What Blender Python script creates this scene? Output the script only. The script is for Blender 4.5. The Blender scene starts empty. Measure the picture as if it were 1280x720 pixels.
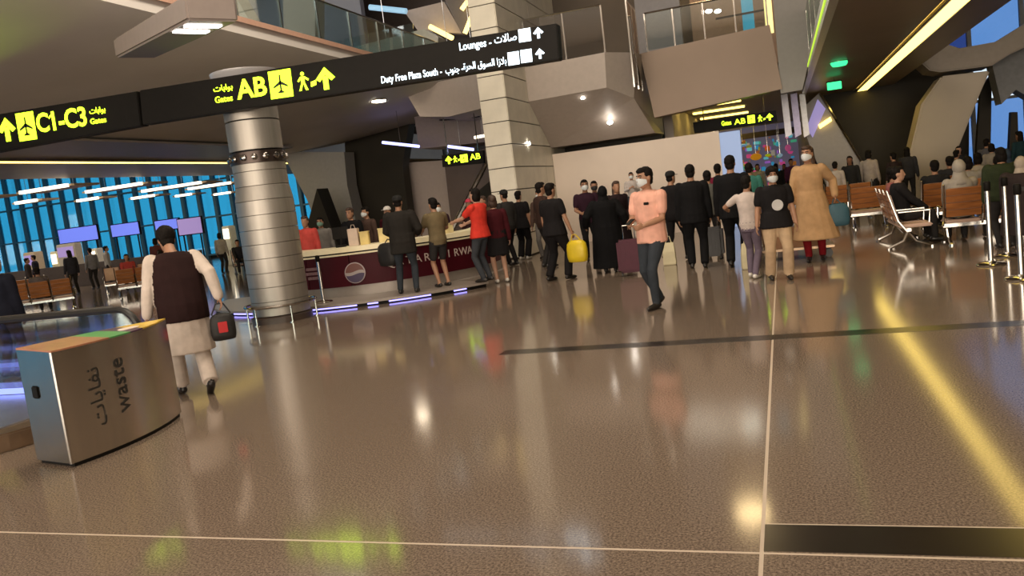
import bpy, bmesh, math, random
from mathutils import Vector, Matrix
from mathutils.bvhtree import BVHTree
random.seed(7)
scene = bpy.context.scene
COL = scene.collection
R = math.radians

# ---------------------------------------------------------------- camera
F_PX, ROLL, PITCH, YAW, CAM_H = 1000.0, R(7.1), math.atan(0.1112), R(19.36), 1.6
_fh = Vector((-math.sin(YAW), math.cos(YAW), 0)); _r0 = Vector((math.cos(YAW), math.sin(YAW), 0))
FWD = _fh * math.cos(PITCH) - Vector((0, 0, 1)) * math.sin(PITCH)
_u0 = _r0.cross(FWD)
RIGHT = _r0 * math.cos(ROLL) - _u0 * math.sin(ROLL)
UP = _r0 * math.sin(ROLL) + _u0 * math.cos(ROLL)
EYE = Vector((0, 0, CAM_H))
cam = bpy.data.objects.new('camera', bpy.data.cameras.new('camera'))
COL.objects.link(cam)
cam.data.sensor_width = 36.0
cam.data.lens = 36.0 * F_PX / 1280.0
cam.data.clip_end = 400
m = Matrix.Identity(4)
for i in range(3):
    m[i][0], m[i][1], m[i][2], m[i][3] = RIGHT[i], UP[i], -FWD[i], EYE[i]
cam.matrix_world = m
scene.camera = cam

# ---------------------------------------------------------------- world, lights, exposure
world = bpy.data.worlds.new('world'); scene.world = world
world.use_nodes = True
bg = world.node_tree.nodes['Background']
bg.inputs[0].default_value = (0.80, 0.90, 1.0, 1)
bg.inputs[1].default_value = 1.4
scene.view_settings.view_transform = 'Standard'
scene.view_settings.look = 'None'
scene.view_settings.gamma = 1.0
scene.view_settings.use_curve_mapping = False
scene.view_settings.exposure = 0.0
scene.cycles.max_bounces = 6
scene.cycles.diffuse_bounces = 3
scene.cycles.glossy_bounces = 3
scene.cycles.transparent_max_bounces = 12
scene.cycles.sample_clamp_indirect = 6.0
scene.cycles.caustics_reflective = False
scene.cycles.caustics_refractive = False

def area_light(name, loc, sx, sy, power, color, rot=(0, 0, 0)):
    d = bpy.data.lights.new(name, 'AREA'); d.shape = 'RECTANGLE'; d.size = sx; d.size_y = sy
    d.energy = power; d.color = color
    o = bpy.data.objects.new(name, d); COL.objects.link(o); o.location = loc; o.rotation_euler = rot
    return o
WARM = (1.0, 0.84, 0.66)
# luminous ceiling of the tall hall and an added lamp over the left upper floor
area_light('hall_roof_light', (-4.5, 8.0, 11.7), 5.0, 16.0, 1100, WARM)
area_light('upper_floor_fill', (-17.5, 14.0, 11.6), 5.0, 20.0, 650, (0.9, 0.95, 1.0))  # added cool fill, lifts the dim left upper floor
# added warm fill light, set in an unseen glazed front behind the camera
area_light('back_fill_light', (-7.0, -13.6, 4.6), 40.0, 7.5, 7400, (1.0, 0.86, 0.70), (R(90), 0, 0))
area_light('lounge_roof_light', (-34.0, 26.0, 8.7), 8.0, 20.0, 800, WARM)

# ---------------------------------------------------------------- pixel helpers (1280x720) for reading positions off the photograph
def ray(x, y): return (x - 640) * RIGHT - (y - 360) * UP + F_PX * FWD
def at(x, y, Y):
    d = ray(x, y); return EYE + d * (Y / d.y)
def onz(x, y, z=0.0):
    d = ray(x, y); return EYE + d * ((z - CAM_H) / d.z)

# ---------------------------------------------------------------- materials
MATS = {}
def mat(name, col, rough=0.5, metal=0.0, emit=None, estr=0.0, noise=0.0, nscale=8.0, bump=0.0, bscale=40.0, stretch=None, coat=0.0, spec=None):
    if name in MATS: return MATS[name]
    mt = bpy.data.materials.new(name); mt.use_nodes = True
    nt = mt.node_tree; b = nt.nodes['Principled BSDF']
    c4 = (col[0], col[1], col[2], 1)
    b.inputs['Base Color'].default_value = c4
    b.inputs['Roughness'].default_value = rough; b.inputs['Metallic'].default_value = metal
    if coat: b.inputs['Coat Weight'].default_value = coat
    if noise or bump:
        tc = nt.nodes.new('ShaderNodeTexCoord'); mp = nt.nodes.new('ShaderNodeMapping')
        nt.links.new(tc.outputs['Object'], mp.inputs[0])
        if stretch: mp.inputs['Scale'].default_value = stretch
    if noise:
        n = nt.nodes.new('ShaderNodeTexNoise'); n.inputs['Scale'].default_value = nscale; n.inputs['Detail'].default_value = 4
        nt.links.new(mp.outputs[0], n.inputs['Vector'])
        r = nt.nodes.new('ShaderNodeValToRGB')
        r.color_ramp.elements[0].position = 0.3; r.color_ramp.elements[1].position = 0.7
        r.color_ramp.elements[0].color = tuple(v * (1 - noise) for v in col) + (1,)
        r.color_ramp.elements[1].color = tuple(min(1, v * (1 + noise)) for v in col) + (1,)
        nt.links.new(n.outputs['Fac'], r.inputs[0]); nt.links.new(r.outputs[0], b.inputs['Base Color'])
    if bump:
        n2 = nt.nodes.new('ShaderNodeTexNoise'); n2.inputs['Scale'].default_value = bscale
        nt.links.new(mp.outputs[0], n2.inputs['Vector'])
        bp = nt.nodes.new('ShaderNodeBump'); bp.inputs['Strength'].default_value = bump; bp.inputs['Distance'].default_value = 0.02
        nt.links.new(n2.outputs['Fac'], bp.inputs['Height']); nt.links.new(bp.outputs[0], b.inputs['Normal'])
    if emit:
        b.inputs['Emission Color'].default_value = (emit[0], emit[1], emit[2], 1); b.inputs['Emission Strength'].default_value = estr
    if spec is not None: b.inputs['Specular IOR Level'].default_value = spec
    MATS[name] = mt
    return mt

def glass(name, tint, gloss=0.12, opacity=0.0, col=(0.5, 0.6, 0.65)):
    if name in MATS: return MATS[name]
    mt = bpy.data.materials.new(name); mt.use_nodes = True; nt = mt.node_tree; nt.nodes.clear()
    o = nt.nodes.new('ShaderNodeOutputMaterial'); t = nt.nodes.new('ShaderNodeBsdfTransparent'); t.inputs[0].default_value = tint + (1,)
    g = nt.nodes.new('ShaderNodeBsdfGlossy'); g.inputs['Roughness'].default_value = 0.03
    lw = nt.nodes.new('ShaderNodeLayerWeight'); lw.inputs[0].default_value = 0.35
    ma = nt.nodes.new('ShaderNodeMath'); ma.operation = 'MULTIPLY_ADD'; ma.inputs[1].default_value = 0.6; ma.inputs[2].default_value = gloss
    ma.use_clamp = True
    nt.links.new(lw.outputs['Facing'], ma.inputs[0])
    mx = nt.nodes.new('ShaderNodeMixShader'); nt.links.new(ma.outputs[0], mx.inputs[0]); nt.links.new(t.outputs[0], mx.inputs[1]); nt.links.new(g.outputs[0], mx.inputs[2])
    out = mx
    if opacity:
        d = nt.nodes.new('ShaderNodeBsdfDiffuse'); d.inputs[0].default_value = col + (1,)
        m2 = nt.nodes.new('ShaderNodeMixShader'); m2.inputs[0].default_value = opacity
        nt.links.new(mx.outputs[0], m2.inputs[1]); nt.links.new(d.outputs[0], m2.inputs[2]); out = m2
    nt.links.new(out.outputs[0], o.inputs[0])
    MATS[name] = mt
    return mt

def glow(name, col, s): return mat(name, tuple(c * 0.8 for c in col), 0.5, emit=col, estr=s)

def floor_mat():
    mt = bpy.data.materials.new('polished_terrazzo'); mt.use_nodes = True; nt = mt.node_tree; b = nt.nodes['Principled BSDF']
    g = nt.nodes.new('ShaderNodeNewGeometry')
    n = nt.nodes.new('ShaderNodeTexNoise'); n.inputs['Scale'].default_value = 85; n.inputs['Detail'].default_value = 3; n.inputs['Roughness'].default_value = 0.7
    v = nt.nodes.new('ShaderNodeTexVoronoi'); v.inputs['Scale'].default_value = 95
    big = nt.nodes.new('ShaderNodeTexNoise'); big.inputs['Scale'].default_value = 0.7; big.inputs['Detail'].default_value = 3
    for q in (n, v, big): nt.links.new(g.outputs['Position'], q.inputs['Vector'])
    r = nt.nodes.new('ShaderNodeValToRGB'); e = r.color_ramp.elements
    e[0].position = 0.36; e[0].color = (0.095, 0.072, 0.056, 1); e[1].position = 0.66; e[1].color = (0.325, 0.252, 0.193, 1)
    e2 = e.new(0.5); e2.color = (0.20, 0.152, 0.117, 1)
    nt.links.new(n.outputs['Fac'], r.inputs[0])
    r2 = nt.nodes.new('ShaderNodeValToRGB'); r2.color_ramp.elements[0].position = 0.0; r2.color_ramp.elements[1].position = 0.35
    r2.color_ramp.elements[0].color = (0.7, 0.7, 0.7, 1); r2.color_ramp.elements[1].color = (1, 1, 1, 1)
    nt.links.new(v.outputs['Distance'], r2.inputs[0])
    mx = nt.nodes.new('ShaderNodeMix'); mx.data_type = 'RGBA'; mx.blend_type = 'MULTIPLY'; mx.inputs[0].default_value = 1
    nt.links.new(r.outputs[0], mx.inputs[6]); nt.links.new(r2.outputs[0], mx.inputs[7])
    nt.links.new(mx.outputs[2], b.inputs['Base Color'])
    rr = nt.nodes.new('ShaderNodeMapRange'); rr.inputs[3].default_value = 0.085; rr.inputs[4].default_value = 0.125
    nt.links.new(big.outputs['Fac'], rr.inputs[0]); nt.links.new(rr.outputs[0], b.inputs['Roughness'])
    b.inputs['Specular IOR Level'].default_value = 0.45
    return mt

# ---------------------------------------------------------------- mesh building
class MB:
    def __init__(s): s.v = []; s.f = []; s.mi = []
    def add(s, vs, fs, mi=0):
        o = len(s.v); s.v += [tuple(p) for p in vs]
        for f in fs: s.f.append(tuple(i + o for i in f)); s.mi.append(mi)
        return s
    def box(s, c, d, rz=0.0, mi=0, M=None):
        x, y, z = d[0] / 2, d[1] / 2, d[2] / 2
        P = [Vector((a, b, e)) for e in (-z, z) for a, b in ((-x, -y), (x, -y), (x, y), (-x, y))]
        Q = Matrix.Rotation(rz, 3, 'Z') if M is None else M
        return s.add([Q @ p + Vector(c) for p in P], [(3, 2, 1, 0), (4, 5, 6, 7), (0, 1, 5, 4), (1, 2, 6, 5), (2, 3, 7, 6), (3, 0, 4, 7)], mi)
    def span(s, x0, x1, y0, y1, z0, z1, mi=0):
        return s.box(((x0 + x1) / 2, (y0 + y1) / 2, (z0 + z1) / 2), (abs(x1 - x0), abs(y1 - y0), abs(z1 - z0)), mi=mi)
    def loft(s, rings, mi=0, cap=True, closed=False):
        n = len(rings[0]); vs = [p for r in rings for p in r]; fs = []
        k = len(rings)
        for i in range(k if closed else k - 1):
            j = (i + 1) % k
            for a in range(n):
                b = (a + 1) % n; fs.append((i * n + a, i * n + b, j * n + b, j * n + a))
        if cap and not closed:
            fs.append(tuple(range(n))[::-1]); fs.append(tuple((k - 1) * n + a for a in range(n)))
        return s.add(vs, fs, mi)
    def tube(s, pts, rad, n=8, mi=0, round_ends=False, closed=False):
        pts = [Vector(p) for p in pts]
        if not isinstance(rad, (list, tuple)): rad = [rad] * len(pts)
        rad = list(rad)
        if round_ends:
            d0 = (pts[0] - pts[1]).normalized(); d1 = (pts[-1] - pts[-2]).normalized()
            p0, r0, p1, r1 = pts[0], rad[0], pts[-1], rad[-1]
            pts = [p0 + d0 * r0 * .95, p0 + d0 * r0 * .6] + pts + [p1 + d1 * r1 * .6, p1 + d1 * r1 * .95]
            rad = [r0 * .3, r0 * .8] + rad + [r1 * .8, r1 * .3]
        rings = []; k = len(pts); prev = None
        for i, p in enumerate(pts):
            a = pts[(i - 1) % k] if (closed or i > 0) else p; b = pts[(i + 1) % k] if (closed or i < k - 1) else p
            t = (b - a).normalized()
            u = Vector((0, 0, 1)) if prev is None else prev
            if prev is None and abs(t.z) > .9: u = Vector((0, 1, 0))
            u = (u - t * u.dot(t)).normalized(); prev = u; w = t.cross(u)
            rings.append([p + (u * math.cos(2 * math.pi * j / n) + w * math.sin(2 * math.pi * j / n)) * rad[i] for j in range(n)])
        return s.loft(rings, mi, closed=closed)
    def cyl(s, c, r, h, n=20, mi=0, r2=None):
        c = Vector(c); r2 = r if r2 is None else r2
        return s.loft([[c + Vector((math.cos(2 * math.pi * j / n) * q, math.sin(2 * math.pi * j / n) * q, z)) for j in range(n)] for z, q in ((0, r), (h, r2))], mi)
    def lathe(s, c, prof, n=28, mi=0, sx=1.0, sy=1.0):
        c = Vector(c)
        return s.loft([[c + Vector((math.cos(2 * math.pi * j / n) * max(q, 1e-3) * sx, math.sin(2 * math.pi * j / n) * max(q, 1e-3) * sy, z)) for j in range(n)] for q, z in prof], mi)
    def prism(s, poly, off, mi=0):
        k = len(poly); a = [Vector(p) for p in poly]; o = Vector(off)
        return s.add(a + [p + o for p in a], [tuple(range(k)), tuple(range(2 * k - 1, k - 1, -1))] + [(i, i + k, (i + 1) % k + k, (i + 1) % k) for i in range(k)], mi)
    def ell(s, c, r, n=12, k=8, mi=0, M=None):
        rings = []
        for i in range(k + 1):
            t = math.pi * i / k; q = max(math.sin(t), .02); z = -math.cos(t)
            rings.append([Vector((math.cos(2 * math.pi * j / n) * q * r[0], math.sin(2 * math.pi * j / n) * q * r[1], z * r[2])) for j in range(n)])
        c = Vector(c)
        rings = [[(M @ p if M else p) + c for p in g] for g in rings]
        return s.loft(rings, mi)
    def mesh(s, name):
        me = bpy.data.meshes.new(name); me.from_pydata(s.v, [], s.f); me.validate()
        bm = bmesh.new(); bm.from_mesh(me); bmesh.ops.recalc_face_normals(bm, faces=bm.faces); bm.to_mesh(me); bm.free()
        if len(me.polygons) == len(s.mi): me.polygons.foreach_set('material_index', s.mi)
        return me
    def build(s, name, mats, parent=None, smooth=False, bevel=0.0, local=None):
        me = s.mesh(name)
        if bevel:
            bm = bmesh.new(); bm.from_mesh(me)
            es = [e for e in bm.edges if len(e.link_faces) == 2 and e.calc_face_angle(0) > 0.6]
            bmesh.ops.bevel(bm, geom=es, offset=bevel, segments=2, affect='EDGES', clamp_overlap=True); bm.to_mesh(me); bm.free()
        for q in (mats if isinstance(mats, (list, tuple)) else [mats]): me.materials.append(q)
        if smooth:
            me.polygons.foreach_set('use_smooth', [True] * len(me.polygons))
            if smooth != 'all': me.set_sharp_from_angle(angle=R(40))
        return link(name, me, parent)
def link(name, data, parent=None):
    o = bpy.data.objects.new(name, data); COL.objects.link(o)
    if parent is not None: put_under(o, parent)
    return o
def put_under(o, parent):
    # meshes are written in world coordinates unless the parent is turned later
    o.parent = parent
    o.matrix_parent_inverse = Matrix.Identity(4) if parent.get('_local') else parent.matrix_world.inverted() if parent.type != 'EMPTY' else Matrix.Translation(-parent.location)
def tag(o, label, cat, group=None):
    o['label'] = label; o['category'] = cat
    if group: o['group'] = group
    return o
def struct(o, label=None):
    o['kind'] = 'structure'
    if label: o['label'] = label
    return o
def thing(name, label, cat, loc=(0, 0, 0), group=None, local=False, rz=0.0):
    o = bpy.data.objects.new(name, None); COL.objects.link(o); o.location = loc
    o.empty_display_size = 0.1
    if local: o['_local'] = 1; o.rotation_euler = (0, 0, rz)
    return tag(o, label, cat, group)
def copy_tree(o, parent=None):
    c = o.copy(); COL.objects.link(c); c.parent = parent
    for ch in list(o.children): copy_tree(ch, c)
    return c
def text_obj(name, body, size, mt, parent, M, extrude=0.004, ax='CENTER', bold=0.0):
    cu = bpy.data.curves.new(name, 'FONT'); cu.body = body; cu.size = size; cu.extrude = extrude; cu.align_x = ax; cu.align_y = 'CENTER'; cu.offset = bold
    cu.resolution_u = 3
    t = bpy.data.objects.new(name, cu); COL.objects.link(t)
    dg = bpy.context.evaluated_depsgraph_get(); me = bpy.data.meshes.new_from_object(t.evaluated_get(dg))
    bpy.data.objects.remove(t); bpy.data.curves.remove(cu)
    me.transform(M); me.materials.clear(); me.materials.append(mt)
    return link(name, me, parent)
FACE_Y = Matrix.Rotation(R(90), 4, 'X')     # text standing up, read from -Y
# ================================================================ palette
TERR = floor_mat()
JOINT = mat('pale_joint', (0.62, 0.52, 0.42), 0.35)
INLAY = mat('dark_inlay_stone', (0.018, 0.014, 0.011), 0.22, noise=0.3, nscale=60)
SOFFIT = mat('grey_soffit_panel', (0.78, 0.75, 0.72), 0.5, noise=0.05, nscale=0.6)
CEILD = mat('dark_bronze_ceiling', (0.33, 0.28, 0.235), 0.4, noise=0.08, nscale=0.8)
DARKW = mat('dark_olive_cladding', (0.036, 0.031, 0.022), 0.5, noise=0.15, nscale=0.7, spec=.2)
BEIGE = mat('beige_cladding', (0.52, 0.455, 0.37), 0.5, noise=0.05, nscale=0.8)
BRONZE = mat('bronze_fascia', (0.33, 0.235, 0.17), 0.42, noise=0.05, nscale=0.8)
PLASTER = mat('warm_white_plaster', (0.86, 0.75, 0.66), 0.6, noise=0.03, nscale=1.5)
TILE = mat('cream_stone_tile', (0.72, 0.68, 0.57), 0.35, noise=0.07, nscale=2.5)
STEEL = mat('brushed_steel', (0.40, 0.375, 0.34), 0.48, 0.8, noise=0.08, nscale=14, stretch=(1, 1, 0.03))
CHROME = mat('chrome', (0.60, 0.585, 0.555), 0.14, 1.0, noise=0.03)
BLACK = mat('black_gloss', (0.010, 0.009, 0.008), 0.5, noise=0.1, spec=.12)
RUBBER = mat('black_rubber', (0.015, 0.014, 0.013), 0.45, noise=0.1)
GLASS = glass('clear_glass', (0.86, 0.92, 0.92))
GLASS_T = glass('teal_glass', (0.80, 0.91, 0.93), 0.10)
BLUEPANE = glass('blue_tinted_pane', (0.17, 0.55, 0.70), 0.04)
SKYPANE = glass('clear_window_pane', (0.9, 0.93, 0.95), 0.05)
ROOM = mat('upper_brown_wall', (0.20, 0.165, 0.135), 0.6, noise=0.1, nscale=0.6)
LIGHTBAR = glow('warm_light_diffuser', (1.0, 0.70, 0.15), 4.2)
WHITELIGHT = glow('white_light_diffuser', (1.0, 0.85, 0.62), 3.0)
GREEN = glow('green_sign_light', (0.62, 1.0, 0.02), 4.0)
SIGNW = glow('white_sign_light', (0.75, 0.9, 1.0), 2.6)

# ================================================================ floor
fl = struct(MB().span(-72, 20, -40, 78, -0.2, -0.0008).build('floor', JOINT), 'polished brown terrazzo floor with pale joints and dark inlaid bands')
G = 9.0
sx0, sy0 = -0.21, 3.325
slab = MB().span(0.009, G - 0.009, 0.009, 27.0 - 0.009, -0.01, 0.0).mesh('floor_slab'); slab.materials.append(TERR)
for i in range(-8, 3):
    for j in range(-2, 3):
        o = link('floor_slab', slab, fl); o.location = (sx0 + i * G, sy0 + j * 27.0, 0)
def inlay(x0, x1, y0, y1): MB().span(x0, x1, y0, y1, -0.003, 0.0012).build('dark_inlay_band', INLAY, fl)
inlay(sx0 + 0.008, sx0 + G, sy0 + 0.02, sy0 + 0.285)
inlay(-2.95, 9.0, 7.70, 7.93)
MB().span(sx0 + 0.008, sx0 + G, sy0 + 0.287, sy0 + 0.296, -0.003, 0.001).build('joint_strip', JOINT, fl)

# ================================================================ shell
struct(MB().span(-30, 20, -14.3, -14, 0, .85).build('wall_back', ROOM)); struct(MB().span(-30, 20, -14.3, -14, 8.4, 12).build('wall_back_upper', ROOM))
struct(MB().span(-30.3, -30, -40, -14, 0, 12).build('wall_back_side', ROOM)); struct(MB().span(-72, -30, -40.3, -40, 0, 12).build('wall_back_left', ROOM))
struct(MB().span(20, 20.3, -14, 40, 0, 12).build('wall_right', ROOM))
struct(MB().span(-27, 1.3, 78, 78.3, 0, 12).build('wall_end', ROOM)); struct(MB().span(-27.3, -27, 48.3, 78, 0, 12).build('wall_end_side', ROOM))
struct(MB().span(-72, -27, -40, 48.3, 12, 12.3).build('ceiling', CEILD)); struct(MB().span(-27, 1.3, -14, 78, 12, 12.3).build('ceiling_hall', CEILD)); struct(MB().span(1.3, 20, -14, 40.3, 12, 12.3).build('ceiling_lounge', CEILD))
def big_window(name, along, p0, p1, fixed, z0, z1, step, pane_m, frame_m, lab):
    n = int(round((p1 - p0) / step)); w = struct((MB().span(p0, p1, fixed - .1, fixed + .1, z0 - .15, z0) if along == 'x' else MB().span(fixed - .1, fixed + .1, p0, p1, z0 - .15, z0)).build(name, frame_m), lab)
    for k in range(n + 1):
        q = p0 + k * step
        (MB().span(q - .1, q + .1, fixed - .15, fixed + .15, z0, z1) if along == 'x' else MB().span(fixed - .15, fixed + .15, q - .1, q + .1, z0, z1)).build('mullion', frame_m, w)
        if k < n: (MB().span(q + .1, q + step - .1, fixed - .01, fixed + .01, z0, z1) if along == 'x' else MB().span(fixed - .01, fixed + .01, q + .1, q + step - .1, z0, z1)).build('pane', pane_m, w)
big_window('window_3', 'y', -40, 48, -71.9, .3, 11.9, 4.0, BLUEPANE, mat('mullion_blue_grey', (0.14, 0.28, 0.36), .5, noise=.1), 'blue glazed side of the left lounge')
big_window('added_window_4', 'x', -30, 20, -14.1, 1.0, 8.4, 5.0, glass('bronze_pane', (.85, .66, .45), .06), DARKW, 'added bronze glazing behind the camera for the fill light')  # unseen glazing made up to house the warm fill light
for k, (cx, cy, w, l, z) in enumerate(((-4.5, 8, 5, 16, 11.75), (-34, 26, 8, 20, 8.75), (-17.5, 14, 5, 20, 11.65))):  # last panel is added, housing for the upper floor fill
    t = thing('luminous_ceiling_panel', ('long luminous panel in the roof of the tall hall above the shiny floor', 'luminous panel above the blue-windowed lounge', 'added cool panel brightening the left upper floor')[k], 'ceiling light', (cx, cy, 12))
    f = MB()
    for sx in (-1, 1): f.span(cx + sx * w / 2, cx + sx * (w / 2 + .12), cy - l / 2 - .12, cy + l / 2 + .12, z - .1, z + .28)
    for sy in (-1, 1): f.span(cx - w / 2, cx + w / 2, cy + sy * l / 2, cy + sy * (l / 2 + .12), z - .1, z + .28)
    f.build('panel_frame', CHROME, t)
    MB().span(cx - w / 2, cx + w / 2, cy - l / 2, cy + l / 2, z + .02, z + .06).build('diffuser', glow('roof_diffuser', (1, .85, .68), 1.2), t)
    for sx in (-1, 1):
        for sy in (-1, 1): MB().tube([(cx + sx * w / 2.2, cy + sy * l / 2.2, z + .05), (cx + sx * w / 2.2, cy + sy * l / 2.2, 12.0)], .02).build('hanger', CHROME, t)

# ---------------------------------------------------------------- left mezzanine: sloping soffit with rounded end
YE, XC = 26.0, -20.0           # where the straight edge starts to turn
prof = [(-10.35, 5.95), (-10.25, 5.62), (-10.55, 5.45), (-12.5, 5.12), (-15.0, 4.78), (-17.0, 4.56), (-19.6, 4.5)]
def sweep(prof, y0):
    rings = [[Vector((x, y, z)) for x, z in prof] for y in (y0, 6, 16, YE)]
    for k in range(1, 13):
        a = R(7.5 * k)
        rings.append([Vector((XC + (x - XC) * math.cos(a), YE + (x - XC) * math.sin(a), z)) for x, z in prof])
    return rings
def strip(rings):
    b = MB(); n = len(rings[0]); vs = [p for r in rings for p in r]
    b.add(vs, [(i * n + a, i * n + a + 1, (i + 1) * n + a + 1, (i + 1) * n + a) for i in range(len(rings) - 1) for a in range(n - 1)])
    return b
cl = struct(strip(sweep(prof, -13.9)).build('ceiling_left', SOFFIT, smooth=True), 'grey sloping underside of the upper floor with rounded end')
XE = -26.2
top = [(-10.35, 5.95), (-19.9, 5.98)]
strip(sweep(top, -13.9)).build('upper_deck', PLASTER, cl)
# flat dark ceiling behind the sloping part
struct(MB().span(XE, -19.55, -13.9, 46, 4.5, 5.9).build('ceiling_low_left', CEILD))
MB().span(-19.56, -17.0, -13.9, YE, 4.44, 4.5).build('dark_ceiling_board', CEILD, cl)
# lit rim
rim = struct(strip(sweep([(-10.33, 5.96), (-10.27, 5.99), (-10.21, 5.97), (-10.22, 5.86)], -13.9)).build('trim_1', mat('copper_rim', (0.80, 0.50, 0.38), 0.45, noise=0.05), smooth=True))

def panes(owner, x, ys, z0, z1, mt, post=CHROME, xs=None):
    # glass balustrade panels between posts, along Y at fixed x (or along X at fixed y when xs given)
    seq = ys if xs is None else xs
    for a, b in zip(seq[:-1], seq[1:]):
        if xs is None: MB().span(x - .012, x + .012, a + .03, b - .03, z0, z1).build('pane', mt, owner)
        else: MB().span(a + .03, b - .03, ys - .012, ys + .012, z0, z1).build('pane', mt, owner)
    for a in seq:
        c = (x, a) if xs is None else (a, ys)
        MB().box((c[0], c[1], (z0 + z1) / 2 - .05), (.04, .04, z1 - z0 + .1)).build('post', post, owner)
    L = [(x, seq[0], z1), (x, seq[-1], z1)] if xs is None else [(seq[0], ys, z1), (seq[-1], ys, z1)]
    MB().tube(L, .028).build('handrail', post, owner)
t = thing('glass_balustrade', 'teal glass balustrade along the copper rim of the left upper floor', 'balustrade', (-10.5, 8, 5.97))
panes(t, -10.52, [2 + 1.6 * k for k in range(16)], 5.98, 7.05, GLASS_T)

# upper left: slanted pale piers, inner wall, dark recess behind the balustrade
def slab_poly(name, pts, Y, depth, mt, parent=None, bevel=0.0, ground=False, floor_z=0.0):
    P = [at(x, y, Y) for x, y in pts]
    zl = min(p.z for p in P)
    for p in P:
        if p.z < floor_z or (ground and p.z < zl + .7): p.z = floor_z
    return MB().prism(P, (0, depth, 0)).build(name, mt, parent, bevel=bevel)
for k, (pts, Y, lab) in enumerate((
        ([(215, -60), (262, -60), (330, 62), (280, 50)], 17.0, 'slanted pale pier rising behind the copper rim'),
        ([(352, -60), (394, -60), (394, 85), (356, 85)], 21.0, 'upright pale pier behind the teal balustrade'))):
    o = slab_poly('upper_pier', pts, Y, .5, BEIGE, floor_z=5.99)
    tag(o, lab, 'pillar')
struct(MB().span(-30, -14.2, 27.5, 27.8, 5.99, 12).build('wall_upper_left', mat('slate_wall', (0.22, 0.23, 0.27), .6, noise=.1, nscale=.5)))
struct(MB().span(-24, -23.7, -13.9, 27.5, 5.99, 12).build('wall_upper_inner', mat('teal_grey_wall', (0.36, 0.56, 0.62), .5, noise=.15, nscale=.4)))

# projecting beam box on the soffit with two lamps
t = thing('beam_light', 'grey boxed beam light jutting out from the left soffit', 'light fixture', (-9.2, 10.4, 5.2))
a_, b_ = at(170, 60, 11.0), at(262, 12, 8.6)
d = (b_ - a_); L = d.length
M3 = d.to_track_quat('X', 'Z').to_matrix()
MB().box((a_ + b_) / 2, (L * 1.05, .62, .3), M=M3).build('housing', mat('mauve_grey_metal', (0.34, 0.29, 0.27), .45, noise=.04), t, bevel=.03)
for q in (.80, .93):
    MB().box(a_ + d * q + M3 @ Vector((0, -.02, -.16)), (.2, .42, .02), M=M3).build('lamp', glow('beam_lamp', (1, .9, .82), 12), t)

# ---------------------------------------------------------------- left light bars (along the concourse)
def lightbar(name, x, y0, y1, z, w, label, group=None, h=.08):
    t = thing(name, label, 'ceiling light', (x, (y0 + y1) / 2, z), group)
    f = MB(); f.span(x - w / 2 - .03, x - w / 2, y0, y1, z - h - .01, z); f.span(x + w / 2, x + w / 2 + .03, y0, y1, z - h - .01, z)
    f.build('frame', CHROME, t)
    MB().span(x - w / 2, x + w / 2, y0, y1, z - h, z - .01).build('diffuser', LIGHTBAR, t)
lightbar('light_bar', -21.0, -2, 41.2, 4.5, .42, 'long warm light bar recessed in the low ceiling behind the steel totem')
lightbar('light_bar', -21.0, 42.6, 45.8, 4.5, .42, 'short warm light bar past the dark slanted walls')

# ---------------------------------------------------------------- blue curtain wall of the far left lounge
WY = 48.0
win = struct(MB().span(-66, -27, WY + .22, WY + .3, 0, .3).build('window_1', DARKW), 'blue tinted curtain wall behind the left lounge')
BW = 1.42; x0 = -65.5; nb = 27
for k in range(nb + 1):
    MB().span(x0 + k * BW - .12, x0 + k * BW + .12, WY, WY + .35, 0, 11.9).build('mullion', mat('mullion_blue_grey', (0.06, 0.12, 0.17), .5, noise=.1), win)
rows = [0.3, 3.0, 5.6, 8.6, 11.9]
pm = [MB().span(.12, BW - .12, -.01, .01, 0, rows[r + 1] - rows[r] - .12).mesh('pane') for r in range(4)]
for me in pm: me.materials.append(BLUEPANE)
for r in range(4):
    MB().span(x0, x0 + nb * BW, WY - .02, WY + .3, rows[r] - .12, rows[r]).build('transom', mat('mullion_blue_grey', (0, 0, 0)), win)
    for k in range(nb):
        o = link('pane', pm[r], win); o.location = (x0 + k * BW, WY + .15, rows[r])
struct(MB().span(-72, -66, WY, WY + .3, 0, 12).build('wall_lounge_end', ROOM)); struct(MB().span(-27, -19.5, 46, 46.3, 0, 12).build('wall_lounge_side', DARKW))
# hanging wooden canopies with light strips
WOOD = mat('tan_wood_baffle', (0.50, 0.36, 0.22), .5, noise=.15, nscale=3, stretch=(1, 6, 6))
def canopy(p, q, z, w, label, grp):
    t = thing('hanging_luminaire', label, 'ceiling light', ((p.x + q.x) / 2, p.y, z), grp)
    MB().span(p.x - .3, q.x + .3, p.y + .05, p.y + w, z, z + .08).build('baffle', WOOD, t)
    MB().span(p.x, q.x, p.y - .08, p.y + .06, z - .03, z + .1).build('light_strip', WHITELIGHT, t)
    for s in (.15, .85): MB().tube([(p.x + (q.x - p.x) * s, p.y + w / 2, z + .06), (p.x + (q.x - p.x) * s, p.y + w / 2, 4.5 if p.x + (q.x - p.x) * s > XE else 12)], .015, 5).build('hanger', CHROME, t)
for a in ((-50, 252, 8, 246), (26, 242, 103, 232), (108, 241, 184, 230), (178, 240, 247, 229), (236, 237, 294, 229)):
    canopy(onz(a[0], a[1], 4.25), onz(a[2], a[3], 4.25), 4.25, 1.3, 'long lit wooden baffle hung before the blue curtain wall, nearer row', 'near row of hanging baffles')
for a in ((20, 255, 45, 251), (97, 252, 125, 248), (165, 249, 190, 245), (220, 246, 243, 243), (268, 244, 290, 241)):
    canopy(onz(a[0], a[1], 4.25), onz(a[2], a[3], 4.25), 4.25, 1.0, 'short lit wooden baffle hung close to the blue curtain wall, farther row', 'far row of hanging baffles')

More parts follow.
